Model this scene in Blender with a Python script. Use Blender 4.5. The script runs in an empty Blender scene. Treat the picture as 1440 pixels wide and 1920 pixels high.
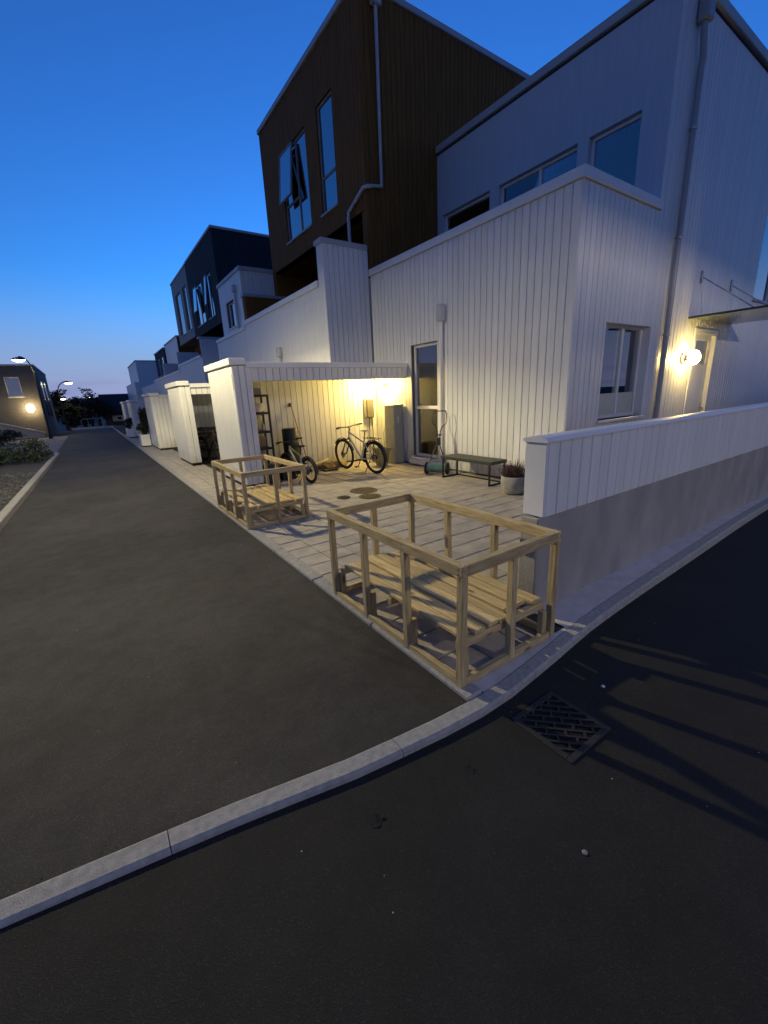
import bpy, math, random
from mathutils import Vector, Matrix
random.seed(11)
R = math.radians
S = bpy.context.scene
COL = S.collection

# ------------------------------------------------------------------ camera
cam = bpy.data.cameras.new('camera')
cam.sensor_fit = 'HORIZONTAL'; cam.sensor_width = 36.0
cam.lens = 779.0 / 1440.0 * 36.0
cam.clip_start = 0.05; cam.clip_end = 3000
cam_o = bpy.data.objects.new('camera', cam); COL.objects.link(cam_o)
cam_o.matrix_world = (Matrix.Translation((0, 0, 1.65)) @ Matrix.Rotation(R(-34.08), 4, 'Z')
                      @ Matrix.Rotation(R(74.26), 4, 'X') @ Matrix.Rotation(R(-2.58), 4, 'Z'))
S.camera = cam_o

# ------------------------------------------------------------------ sky (the sun has set: it stands below the horizon, no sun lamp)
W = bpy.data.worlds.new('World'); S.world = W; W.use_nodes = True
wn = W.node_tree.nodes; wl = W.node_tree.links
bg = wn['Background']
sky = wn.new('ShaderNodeTexSky'); sky.sky_type = 'NISHITA'; sky.sun_disc = False
sky.sun_elevation = R(-3.0); sky.sun_rotation = R(40); sky.altitude = 50
sky.air_density = 1.0; sky.dust_density = 0.3; sky.ozone_density = 3.0
wb_ = wn.new('ShaderNodeMix'); wb_.data_type = 'RGBA'; wb_.blend_type = 'MULTIPLY'      # camera white balance set for the warm lamps
wb_.inputs['Factor'].default_value = 1.0; wb_.inputs['B'].default_value = (.27, 1.04, 1.26, 1)
wl.new(sky.outputs[0], wb_.inputs['A'])
# mauve dusk haze low over the whole horizon
wt = wn.new('ShaderNodeTexCoord'); wsp = wn.new('ShaderNodeSeparateXYZ'); wmr = wn.new('ShaderNodeMapRange'); wmr.interpolation_type = 'SMOOTHERSTEP'
wmr.inputs['From Min'].default_value = -.02; wmr.inputs['From Max'].default_value = .27; wmr.inputs['To Min'].default_value = .96; wmr.inputs['To Max'].default_value = 0
whz = wn.new('ShaderNodeMix'); whz.data_type = 'RGBA'; whz.inputs['B'].default_value = (.072, .082, .150, 1)
wl.new(wt.outputs['Generated'], wsp.inputs[0]); wl.new(wsp.outputs['Z'], wmr.inputs['Value']); wl.new(wmr.outputs[0], whz.inputs['Factor'])
wl.new(wb_.outputs['Result'], whz.inputs['A']); # a thin bank of mauve cloud low over the horizon
wmp = wn.new('ShaderNodeMapping'); wmp.inputs['Scale'].default_value = (3.2, 3.2, 26); wl.new(wt.outputs['Generated'], wmp.inputs['Vector'])
wnz = wn.new('ShaderNodeTexNoise'); wnz.inputs['Scale'].default_value = 2.2; wnz.inputs['Detail'].default_value = 6; wl.new(wmp.outputs[0], wnz.inputs['Vector'])
wr2 = wn.new('ShaderNodeMapRange'); wr2.inputs['From Min'].default_value = .44; wr2.inputs['From Max'].default_value = .62; wl.new(wnz.outputs['Fac'], wr2.inputs['Value'])
wbd = wn.new('ShaderNodeMapRange'); wbd.interpolation_type = 'SMOOTHSTEP'; wbd.inputs['From Min'].default_value = .015; wbd.inputs['From Max'].default_value = .075; wbd.inputs['To Min'].default_value = .55; wbd.inputs['To Max'].default_value = 0
wl.new(wsp.outputs['Z'], wbd.inputs['Value'])
wml = wn.new('ShaderNodeMath'); wml.operation = 'MULTIPLY'; wl.new(wr2.outputs[0], wml.inputs[0]); wl.new(wbd.outputs[0], wml.inputs[1])
wcl = wn.new('ShaderNodeMix'); wcl.data_type = 'RGBA'; wcl.inputs['B'].default_value = (.043, .046, .095, 1)
wl.new(wml.outputs[0], wcl.inputs['Factor']); wl.new(whz.outputs['Result'], wcl.inputs['A']); wl.new(wcl.outputs['Result'], bg.inputs['Color'])
bg.inputs['Strength'].default_value = 4.4

# ------------------------------------------------------------------ exposure
S.view_settings.view_transform = 'Standard'
S.view_settings.look = 'None'
S.view_settings.exposure = 0.0
S.view_settings.gamma = 1.0
S.render.engine = 'CYCLES'

# ------------------------------------------------------------------ materials
MATS = {}
def mat(name, col, rough=0.6, var=0.06, nscale=6.0, bump=0.0, bscale=60.0, metal=0.0, rnd=0.0,
        coord='pos', stretch=(1, 1, 1), col2=None, spec=0.5, detail=6.0, bdist=0.01):
    if name in MATS: return MATS[name]
    m = bpy.data.materials.new(name); m.use_nodes = True
    n = m.node_tree.nodes; l = m.node_tree.links
    p = n['Principled BSDF']
    p.inputs['Roughness'].default_value = rough; p.inputs['Metallic'].default_value = metal
    p.inputs['Specular IOR Level'].default_value = spec
    if coord == 'pos':
        g = n.new('ShaderNodeNewGeometry'); src = g.outputs['Position']
    else:
        g = n.new('ShaderNodeTexCoord'); src = g.outputs['Object']
    mp = n.new('ShaderNodeMapping'); mp.inputs['Scale'].default_value = stretch
    l.new(src, mp.inputs['Vector'])
    if coord == 'obj':
        oi = n.new('ShaderNodeObjectInfo')
        mu = n.new('ShaderNodeMath'); mu.operation = 'MULTIPLY'; mu.inputs[1].default_value = 37.0
        l.new(oi.outputs['Random'], mu.inputs[0]); l.new(mu.outputs[0], mp.inputs['Location'])
    nz = n.new('ShaderNodeTexNoise'); nz.inputs['Scale'].default_value = nscale; nz.inputs['Detail'].default_value = detail
    l.new(mp.outputs[0], nz.inputs['Vector'])
    mx = n.new('ShaderNodeMix'); mx.data_type = 'RGBA'
    c2 = col2 if col2 else tuple(c * (1 - var * 2.2) for c in col)
    c1 = col if col2 else tuple(min(1, c * (1 + var)) for c in col)
    mx.inputs['A'].default_value = (*c2, 1); mx.inputs['B'].default_value = (*c1, 1)
    rr = n.new('ShaderNodeMapRange'); rr.inputs['From Min'].default_value = .3; rr.inputs['From Max'].default_value = .7
    l.new(nz.outputs['Fac'], rr.inputs['Value']); l.new(rr.outputs[0], mx.inputs['Factor'])
    out = mx.outputs['Result']
    if rnd > 0:
        oi = n.new('ShaderNodeObjectInfo')
        r2 = n.new('ShaderNodeMapRange'); r2.inputs['To Min'].default_value = 1 - rnd; r2.inputs['To Max'].default_value = 1 + rnd
        l.new(oi.outputs['Random'], r2.inputs['Value'])
        vm = n.new('ShaderNodeVectorMath'); vm.operation = 'SCALE'
        l.new(out, vm.inputs[0]); l.new(r2.outputs[0], vm.inputs['Scale']); out = vm.outputs[0]
    l.new(out, p.inputs['Base Color'])
    if bump > 0:
        b = n.new('ShaderNodeTexNoise'); b.inputs['Scale'].default_value = bscale; b.inputs['Detail'].default_value = 5
        l.new(mp.outputs[0], b.inputs['Vector'])
        bn = n.new('ShaderNodeBump'); bn.inputs['Strength'].default_value = bump; bn.inputs['Distance'].default_value = bdist
        l.new(b.outputs['Fac'], bn.inputs['Height']); l.new(bn.outputs[0], p.inputs['Normal'])
    MATS[name] = m
    return m

def emit(name, col, strength):
    m = bpy.data.materials.new(name); m.use_nodes = True
    n = m.node_tree.nodes; l = m.node_tree.links
    e = n.new('ShaderNodeEmission'); e.inputs['Color'].default_value = (*col, 1); e.inputs['Strength'].default_value = strength
    l.new(e.outputs[0], n['Material Output'].inputs['Surface'])
    return m

def glass_mat(name, base=0.16, tint=(.8, .85, .85), rough=0.01):
    m = bpy.data.materials.new(name); m.use_nodes = True
    n = m.node_tree.nodes; l = m.node_tree.links
    n.remove(n['Principled BSDF'])
    gl = n.new('ShaderNodeBsdfGlossy'); gl.inputs['Roughness'].default_value = rough
    gl.inputs['Color'].default_value = (.95, .97, 1, 1)
    tr = n.new('ShaderNodeBsdfTransparent'); tr.inputs['Color'].default_value = (*tint, 1)
    fr = n.new('ShaderNodeFresnel'); fr.inputs['IOR'].default_value = 1.5
    ad = n.new('ShaderNodeMath'); ad.operation = 'ADD'; ad.use_clamp = True; ad.inputs[1].default_value = base
    l.new(fr.outputs[0], ad.inputs[0])
    mx = n.new('ShaderNodeMixShader')
    l.new(ad.outputs[0], mx.inputs[0]); l.new(tr.outputs[0], mx.inputs[1]); l.new(gl.outputs[0], mx.inputs[2])
    l.new(mx.outputs[0], n['Material Output'].inputs['Surface'])
    return m

def asphalt(name, c1, c2, speck=0.0):
    m = bpy.data.materials.new(name); m.use_nodes = True
    n = m.node_tree.nodes; l = m.node_tree.links
    p = n['Principled BSDF']; p.inputs['Roughness'].default_value = .85
    p.inputs['Specular IOR Level'].default_value = .3
    g = n.new('ShaderNodeNewGeometry')
    big = n.new('ShaderNodeTexNoise'); big.inputs['Scale'].default_value = .9; big.inputs['Detail'].default_value = 5; big.inputs['Roughness'].default_value = .65
    l.new(g.outputs['Position'], big.inputs['Vector'])
    fine = n.new('ShaderNodeTexNoise'); fine.inputs['Scale'].default_value = 260; fine.inputs['Detail'].default_value = 4
    l.new(g.outputs['Position'], fine.inputs['Vector'])
    vo = n.new('ShaderNodeTexVoronoi'); vo.inputs['Scale'].default_value = 210
    l.new(g.outputs['Position'], vo.inputs['Vector'])
    r1 = n.new('ShaderNodeMapRange'); r1.inputs['From Min'].default_value = .34; r1.inputs['From Max'].default_value = .66
    mid = n.new('ShaderNodeTexNoise'); mid.inputs['Scale'].default_value = 5.5; mid.inputs['Detail'].default_value = 8; mid.inputs['Roughness'].default_value = .7
    l.new(g.outputs['Position'], mid.inputs['Vector'])
    av = n.new('ShaderNodeMix'); av.data_type = 'FLOAT'; av.inputs['Factor'].default_value = .42
    l.new(big.outputs['Fac'], av.inputs['A']); l.new(mid.outputs['Fac'], av.inputs['B'])
    l.new(av.outputs['Result'], r1.inputs['Value'])
    mx = n.new('ShaderNodeMix'); mx.data_type = 'RGBA'
    mx.inputs['A'].default_value = (*c1, 1); mx.inputs['B'].default_value = (*c2, 1)
    l.new(r1.outputs[0], mx.inputs['Factor'])
    r2 = n.new('ShaderNodeMapRange'); r2.inputs['From Min'].default_value = .3; r2.inputs['From Max'].default_value = .7
    r2.inputs['To Min'].default_value = .72; r2.inputs['To Max'].default_value = 1.28
    l.new(fine.outputs['Fac'], r2.inputs['Value'])
    sep = n.new('ShaderNodeSeparateColor'); l.new(vo.outputs['Color'], sep.inputs[0])
    r3 = n.new('ShaderNodeMapRange'); r3.inputs['From Min'].default_value = .85; r3.inputs['From Max'].default_value = 1
    r3.inputs['To Min'].default_value = 1; r3.inputs['To Max'].default_value = 1.7
    l.new(sep.outputs[0], r3.inputs['Value'])
    mm = n.new('ShaderNodeMath'); mm.operation = 'MULTIPLY'; l.new(r2.outputs[0], mm.inputs[0]); l.new(r3.outputs[0], mm.inputs[1])
    vm = n.new('ShaderNodeVectorMath'); vm.operation = 'SCALE'
    l.new(mx.outputs['Result'], vm.inputs[0]); l.new(mm.outputs[0], vm.inputs['Scale'])
    l.new(vm.outputs[0], p.inputs['Base Color'])
    bn = n.new('ShaderNodeBump'); bn.inputs['Strength'].default_value = .45; bn.inputs['Distance'].default_value = .003
    hs = n.new('ShaderNodeMath'); hs.operation = 'ADD'; l.new(fine.outputs['Fac'], hs.inputs[0]); l.new(vo.outputs['Distance'], hs.inputs[1])
    l.new(hs.outputs[0], bn.inputs['Height']); l.new(bn.outputs[0], p.inputs['Normal'])
    return m

WHITE = mat('white_paint', (.76, .76, .74), .42, .03, 3.0, .12, 40, rnd=.035, stretch=(6, 6, .5), spec=.4)
def splash(m):
    n = m.node_tree.nodes; l = m.node_tree.links; p = n['Principled BSDF']; src = p.inputs['Base Color'].links[0].from_socket
    g = n.new('ShaderNodeNewGeometry'); sp = n.new('ShaderNodeSeparateXYZ'); l.new(g.outputs['Position'], sp.inputs[0])
    nz = n.new('ShaderNodeTexNoise'); nz.inputs['Scale'].default_value = 4.5; nz.inputs['Detail'].default_value = 9; l.new(g.outputs['Position'], nz.inputs['Vector'])
    ad = n.new('ShaderNodeMath'); ad.operation = 'MULTIPLY_ADD'; ad.inputs[1].default_value = -.9; l.new(nz.outputs['Fac'], ad.inputs[0]); l.new(sp.outputs['Z'], ad.inputs[2])
    mr = n.new('ShaderNodeMapRange'); mr.inputs['From Min'].default_value = -.45; mr.inputs['From Max'].default_value = .05; mr.inputs['To Min'].default_value = .5; mr.inputs['To Max'].default_value = 0
    l.new(ad.outputs[0], mr.inputs['Value'])
    mx = n.new('ShaderNodeMix'); mx.data_type = 'RGBA'; mx.inputs['B'].default_value = (.34, .30, .24, 1)
    l.new(mr.outputs[0], mx.inputs['Factor']); l.new(src, mx.inputs['A']); l.new(mx.outputs['Result'], p.inputs['Base Color'])
splash(WHITE)
WHITE_S = mat('white_trim', (.78, .78, .77), .38, .03, 2.0, .05, 30, spec=.4)
PALEG = mat('pale_blue_grey', (.50, .57, .64), .55, .03, 3.0, .08, 40, stretch=(6, 6, .5), spec=.3)  # one even blue-grey for the upper storey front
CORE = mat('groove_dark', (.13, .13, .127), .8, .05)
BROWN = mat('brown_stain', (.19, .088, .020), .75, .12, 3.0, .15, 40, stretch=(6, 6, .5), spec=.2)
BROWN_S = mat('brown_plain', (.19, .088, .020), .75, .10, 3.0, .1, 40, spec=.2)
NAVY = mat('navy_stain', (.030, .038, .050), .75, .12, 3.0, .15, 40, stretch=(6, 6, .5), spec=.2)
GREYP = mat('grey_paint', (.24, .25, .26), .6, .06, 3.0, .1, 40, stretch=(6, 6, .5))
FASCIA = mat('roof_metal', (.42, .44, .46), .45, .04, 2.0, spec=.5)
ROOF = mat('roof_felt', (.05, .05, .055), .9, .1)
CONC = mat('cast_concrete', (.37, .35, .325), .85, .11, 2.6, .5, 70, stretch=(1.3, 1.3, .55), spec=.3, detail=12)
KERB = mat('kerb_stone', (.39, .375, .34), .85, .10, 30.0, .5, 160, rnd=.05, spec=.3)
STRIP = mat('concrete_strip', (.58, .55, .52), .9, .07, 7.0, .35, 110, spec=.3)
TILE = mat('paving_tile', (.47, .425, .35), .88, .10, 5.0, .35, 130, rnd=.05, spec=.3)
JOINT = mat('joint_sand', (.045, .041, .034), .95, .15, 30)
ASPH = asphalt('asphalt', (.032, .0295, .0245), (.070, .064, .053))
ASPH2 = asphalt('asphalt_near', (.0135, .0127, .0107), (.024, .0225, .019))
GROUND = mat('earth', (.05, .048, .04), .95, .2, 2.0)
GRAVEL = mat('gravel', (.10, .095, .085), .9, .35, 25.0, .8, 60, bdist=.03)
PATH = mat('path_paving', (.20, .19, .17), .85, .12, 4.0, .2, 60)
PINE = mat('pine_timber', (.64, .51, .26), .65, .1, 5.0, .3, 30, rnd=.12, coord='obj', stretch=(1.3, 14, 14), col2=(.37, .265, .12), spec=.3)
PINE_D = mat('deck_timber', (.72, .57, .28), .6, .1, 5.0, .3, 30, rnd=.16, coord='obj', stretch=(1.1, 12, 12), col2=(.46, .32, .13), spec=.3)
def add_knots(m):
    n = m.node_tree.nodes; l = m.node_tree.links; p = n['Principled BSDF']
    src = p.inputs['Base Color'].links[0].from_socket
    tc = n.new('ShaderNodeTexCoord'); mp = n.new('ShaderNodeMapping'); mp.inputs['Scale'].default_value = (3.2, 9, 9)
    oi = n.new('ShaderNodeObjectInfo'); mu = n.new('ShaderNodeMath'); mu.operation = 'MULTIPLY'; mu.inputs[1].default_value = 91.0
    l.new(oi.outputs['Random'], mu.inputs[0]); l.new(mu.outputs[0], mp.inputs['Location']); l.new(tc.outputs['Object'], mp.inputs['Vector'])
    vo = n.new('ShaderNodeTexVoronoi'); vo.inputs['Scale'].default_value = 1.0; l.new(mp.outputs[0], vo.inputs['Vector'])
    mr = n.new('ShaderNodeMapRange'); mr.inputs['From Min'].default_value = .05; mr.inputs['From Max'].default_value = .16; mr.inputs['To Min'].default_value = .85; mr.inputs['To Max'].default_value = 0
    l.new(vo.outputs['Distance'], mr.inputs['Value'])
    mx = n.new('ShaderNodeMix'); mx.data_type = 'RGBA'; mx.inputs['B'].default_value = (.12, .06, .022, 1)
    l.new(mr.outputs[0], mx.inputs['Factor']); l.new(src, mx.inputs['A']); l.new(mx.outputs['Result'], p.inputs['Base Color'])
add_knots(PINE); add_knots(PINE_D)
BLACKM = mat('black_metal', (.018, .018, .018), .45, .1, 8)
RUBBER = mat('rubber', (.014, .014, .014), .8, .1, 30)
STEEL = mat('steel', (.45, .45, .45), .35, .05, 9, metal=.9)
PLAST = mat('black_plastic', (.022, .021, .020), .5, .1, 8)
GREYBOX = mat('cabinet_grey', (.30, .315, .32), .55, .06, 6, .05, 50)
DARKGL = mat('charger_grey', (.10, .085, .07), .4, .05, 6)
BENCHM = mat('bench_olive', (.045, .050, .038), .55, .12, 10, .1, 50)
IRON = mat('cast_iron', (.022, .021, .020), .7, .2, 30, .4, 90)
RUST = mat('rusty_iron', (.10, .06, .038), .8, .3, 30, .4, 90)
GALV = mat('painted_pipe', (.50, .51, .52), .4, .04, 5, spec=.5)
PIPE_D = mat('grey_pipe', (.36, .37, .39), .4, .04, 5, spec=.5)
LEAF_D = mat('dark_leaves', (.022, .036, .012), .7, .3, 8, rnd=.1)
LEAF_T = mat('tree_leaves', (.022, .024, .010), .8, .3, 2)
BARK = mat('bark', (.07, .05, .035), .9, .2, 12)
HEATH = mat('heather', (.16, .045, .03), .8, .35, 40, col2=(.07, .035, .02))
GREYBRICK = mat('grey_brick', (.13, .125, .12), .85, .14, 12, .2, 30)
GLASS = glass_mat('window_glass', .13)
GLASS_U = glass_mat('upper_glass', .38, (.35, .38, .42))
CANOPYG = mat('canopy_glass', (.20, .23, .20), .12, .03); CANOPYG.node_tree.nodes['Principled BSDF'].inputs['Transmission Weight'].default_value = .55
FROST = mat('frosted_film', (.55, .55, .46), .5, .03)
CURT = mat('curtain_grey', (.24, .235, .19), .9, .1, 3)
CURT_D = mat('dark_room', (.022, .022, .022), .95, .05)
CURT_W = mat('curtain_light', (.45, .45, .42), .9, .05)

# ------------------------------------------------------------------ mesh helpers
WM = {}
class MB:
    def __init__(s): s.v = []; s.f = []
    def add(s, vs, fs, m=None):
        o = len(s.v)
        s.v += [tuple(m @ Vector(v)) for v in vs] if m is not None else [tuple(v) for v in vs]
        s.f += [tuple(i + o for i in f) for f in fs]
        return s
    def box(s, x0, x1, y0, y1, z0, z1, ch=0.0, m=None):
        if x1 < x0: x0, x1 = x1, x0
        if y1 < y0: y0, y1 = y1, y0
        if z1 < z0: z0, z1 = z1, z0
        if ch <= 0:
            vs = [(x, y, z) for z in (z0, z1) for y in (y0, y1) for x in (x0, x1)]
            return s.add(vs, [(0, 2, 3, 1), (4, 5, 7, 6), (0, 1, 5, 4), (2, 6, 7, 3), (0, 4, 6, 2), (1, 3, 7, 5)], m)
        c = min(ch, (x1 - x0) * .45, (y1 - y0) * .45, (z1 - z0) * .45)
        X = (x0, x1); Y = (y0, y1); Z = (z0, z1); vs = []; idx = {}
        for i in (0, 1):
            for j in (0, 1):
                for k in (0, 1):
                    dx = c if i == 0 else -c; dy = c if j == 0 else -c; dz = c if k == 0 else -c
                    idx[i, j, k, 'x'] = len(vs); vs.append((X[i], Y[j] + dy, Z[k] + dz))
                    idx[i, j, k, 'y'] = len(vs); vs.append((X[i] + dx, Y[j], Z[k] + dz))
                    idx[i, j, k, 'z'] = len(vs); vs.append((X[i] + dx, Y[j] + dy, Z[k]))
        q = idx; f = []
        f.append((q[0,0,0,'x'], q[0,0,1,'x'], q[0,1,1,'x'], q[0,1,0,'x']))
        f.append((q[1,0,0,'x'], q[1,1,0,'x'], q[1,1,1,'x'], q[1,0,1,'x']))
        f.append((q[0,0,0,'y'], q[1,0,0,'y'], q[1,0,1,'y'], q[0,0,1,'y']))
        f.append((q[0,1,0,'y'], q[0,1,1,'y'], q[1,1,1,'y'], q[1,1,0,'y']))
        f.append((q[0,0,0,'z'], q[0,1,0,'z'], q[1,1,0,'z'], q[1,0,0,'z']))
        f.append((q[0,0,1,'z'], q[1,0,1,'z'], q[1,1,1,'z'], q[0,1,1,'z']))
        def orient(face):
            a, b, d = [Vector(vs[t]) for t in face[:3]]
            nrm = (b - a).cross(d - a); ctr = Vector(((x0 + x1) / 2, (y0 + y1) / 2, (z0 + z1) / 2))
            mid = sum((Vector(vs[t]) for t in face), Vector()) / len(face)
            return face if nrm.dot(mid - ctr) > 0 else tuple(reversed(face))
        for j in (0, 1):
            for k in (0, 1): f.append(orient((q[0,j,k,'y'], q[1,j,k,'y'], q[1,j,k,'z'], q[0,j,k,'z'])))
        for i in (0, 1):
            for k in (0, 1): f.append(orient((q[i,0,k,'x'], q[i,1,k,'x'], q[i,1,k,'z'], q[i,0,k,'z'])))
        for i in (0, 1):
            for j in (0, 1): f.append(orient((q[i,j,0,'x'], q[i,j,1,'x'], q[i,j,1,'y'], q[i,j,0,'y'])))
        for i in (0, 1):
            for j in (0, 1):
                for k in (0, 1): f.append(orient((q[i,j,k,'x'], q[i,j,k,'y'], q[i,j,k,'z'])))
        return s.add(vs, f, m)
    def tube(s, pts, r, n=8, closed=False, cap=True):
        pts = [Vector(p) for p in pts]; N = len(pts); rs = r if isinstance(r, (list, tuple)) else [r] * N
        rings = []; up = None
        for i, p in enumerate(pts):
            if closed: t = pts[(i + 1) % N] - pts[i - 1]
            elif i == 0: t = pts[1] - p
            elif i == N - 1: t = p - pts[i - 1]
            else: t = (pts[i + 1] - p).normalized() + (p - pts[i - 1]).normalized()
            t.normalize()
            if up is None:
                up = Vector((0, 0, 1)) if abs(t.z) < .9 else Vector((1, 0, 0))
            a = t.cross(up)
            if a.length < 1e-5: a = t.cross(Vector((.3, .7, .2)))
            a.normalize(); b = a.cross(t).normalized(); up = b
            k = 1.0
            if 0 < i < N - 1 or closed:
                d1 = (pts[i] - pts[i - 1]).normalized(); k = 1 / max(.5, t.dot(d1))
            rings.append([p + (a * math.cos(2 * math.pi * j / n) + b * math.sin(2 * math.pi * j / n)) * rs[i] for j in range(n)])
        vs = [v for ring in rings for v in ring]; f = []
        M = N if closed else N - 1
        for i in range(M):
            o = i * n; q = ((i + 1) % N) * n
            for j in range(n):
                f.append((o + j, o + (j + 1) % n, q + (j + 1) % n, q + j))
        if cap and not closed:
            f.append(tuple(reversed(range(n)))); f.append(tuple((N - 1) * n + j for j in range(n)))
        return s.add(vs, f)
    def lathe(s, prof, n=24, c=(0, 0, 0), m=None):
        vs = []; f = []
        for r, z in prof:
            for j in range(n):
                a = 2 * math.pi * j / n; vs.append((c[0] + r * math.cos(a), c[1] + r * math.sin(a), c[2] + z))
        for i in range(len(prof) - 1):
            for j in range(n):
                f.append((i * n + j, i * n + (j + 1) % n, (i + 1) * n + (j + 1) % n, (i + 1) * n + j))
        if prof[0][0] > 1e-4: f.append(tuple(reversed(range(n))))
        if prof[-1][0] > 1e-4: f.append(tuple((len(prof) - 1) * n + j for j in range(n)))
        return s.add(vs, f, m)
    def quad(s, a, b, c, d): return s.add([a, b, c, d], [(0, 1, 2, 3)])
    def prism(s, poly, z0, z1):
        n = len(poly)
        vs = [(x, y, z0) for x, y in poly] + [(x, y, z1) for x, y in poly]
        f = [tuple(reversed(range(n))), tuple(range(n, 2 * n))] + [(i, (i + 1) % n, n + (i + 1) % n, n + i) for i in range(n)]
        return s.add(vs, f)
    def mesh(s, name, material, smooth=False):
        me = bpy.data.meshes.new(name); me.from_pydata(s.v, [], s.f); me.materials.append(material)
        if smooth:
            me.polygons.foreach_set('use_smooth', [True] * len(me.polygons)); me.set_sharp_from_angle(angle=R(40))
        me.update(); return me
    def build(s, name, material, parent=None, smooth=False): return link(name, s.mesh(name, material, smooth), parent)

def link(name, data, parent=None, mw=None):
    o = bpy.data.objects.new(name, data); COL.objects.link(o)
    mw = mw if mw is not None else Matrix.Identity(4)
    o.matrix_basis = mw; WM[o] = mw
    if parent is not None:
        o.parent = parent; o.matrix_parent_inverse = WM[parent].inverted()
    return o
def tag(o, label, cat=None, group=None, kind=None):
    if label: o['label'] = label
    if cat: o['category'] = cat
    if group: o['group'] = group
    if kind: o['kind'] = kind
    return o
def thing(name, label, cat, loc=(0, 0, 0), group=None):
    o = link(name, None, None, Matrix.Translation(loc)); o.empty_display_size = .1
    return tag(o, label, cat, group)
def struct(o): o['kind'] = 'structure'; return o

# walls: n = '-x' (faces the road) or '-y' (faces the near street); p = outer face; a = coordinate along the wall
def abox(mb, n, p, a0, a1, z0, z1, d0, d1, ch=0.0):
    if n == '-x': mb.box(p + d0, p + d1, a0, a1, z0, z1, ch)
    elif n == '-y': mb.box(a0, a1, p + d0, p + d1, z0, z1, ch)
    elif n == '+x': mb.box(p - d1, p - d0, a0, a1, z0, z1, ch)
    else: mb.box(a0, a1, p - d1, p - d0, z0, z1, ch)
BT = .022
def wall(name, parent, n, p, a0, a1, z0, z1, holes=(), thick=.22, material=None, t=BT):
    """solid wall core behind the boards, with real openings"""
    A = sorted({a0, a1, *[h[i] for h in holes for i in (0, 1) if a0 < h[i] < a1]})
    Z = sorted({z0, z1, *[h[i] for h in holes for i in (2, 3) if z0 < h[i] < z1]})
    solid = {}
    for i in range(len(A) - 1):
        for j in range(len(Z) - 1):
            ca = (A[i] + A[i + 1]) / 2; cz = (Z[j] + Z[j + 1]) / 2
            solid[i, j] = not any(h[0] < ca < h[1] and h[2] < cz < h[3] for h in holes)
    def P(a, z, d):
        return {'-x': (p + d, a, z), '-y': (a, p + d, z), '+x': (p - d, a, z), '+y': (a, p - d, z)}[n]
    mb = MB(); d0, d1 = t, t + thick
    for (i, j), s in solid.items():
        if not s: continue
        x0, x1, y0, y1 = A[i], A[i + 1], Z[j], Z[j + 1]
        mb.quad(P(x0, y0, d0), P(x1, y0, d0), P(x1, y1, d0), P(x0, y1, d0))
        mb.quad(P(x0, y0, d1), P(x0, y1, d1), P(x1, y1, d1), P(x1, y0, d1))
        if not solid.get((i - 1, j)): mb.quad(P(x0, y0, d0), P(x0, y1, d0), P(x0, y1, d1), P(x0, y0, d1))
        if not solid.get((i + 1, j)): mb.quad(P(x1, y0, d0), P(x1, y0, d1), P(x1, y1, d1), P(x1, y1, d0))
        if not solid.get((i, j - 1)): mb.quad(P(x0, y0, d0), P(x0, y0, d1), P(x1, y0, d1), P(x1, y0, d0))
        if not solid.get((i, j + 1)): mb.quad(P(x0, y1, d0), P(x1, y1, d0), P(x1, y1, d1), P(x0, y1, d1))
    return mb.build(name, material or CORE, parent)
BMESH = {}
def board_profile(w, t, ch): return [(0, -.004), (w, -.004), (w, t - ch), (w - ch, t), (ch, t), (0, t - ch)]
def board_mesh(w, material):
    key = (round(w, 3), material.name)
    if key not in BMESH:
        pr = board_profile(w, BT, .006); n = len(pr)
        mb = MB(); mb.add([(x, y, 0) for x, y in pr] + [(x, y, 1) for x, y in pr],
               [tuple(reversed(range(n))), tuple(range(n, 2 * n))] + [(i, (i + 1) % n, n + (i + 1) % n, n + i) for i in range(n)])
        BMESH[key] = mb.mesh('board', material)
    return BMESH[key]
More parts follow.
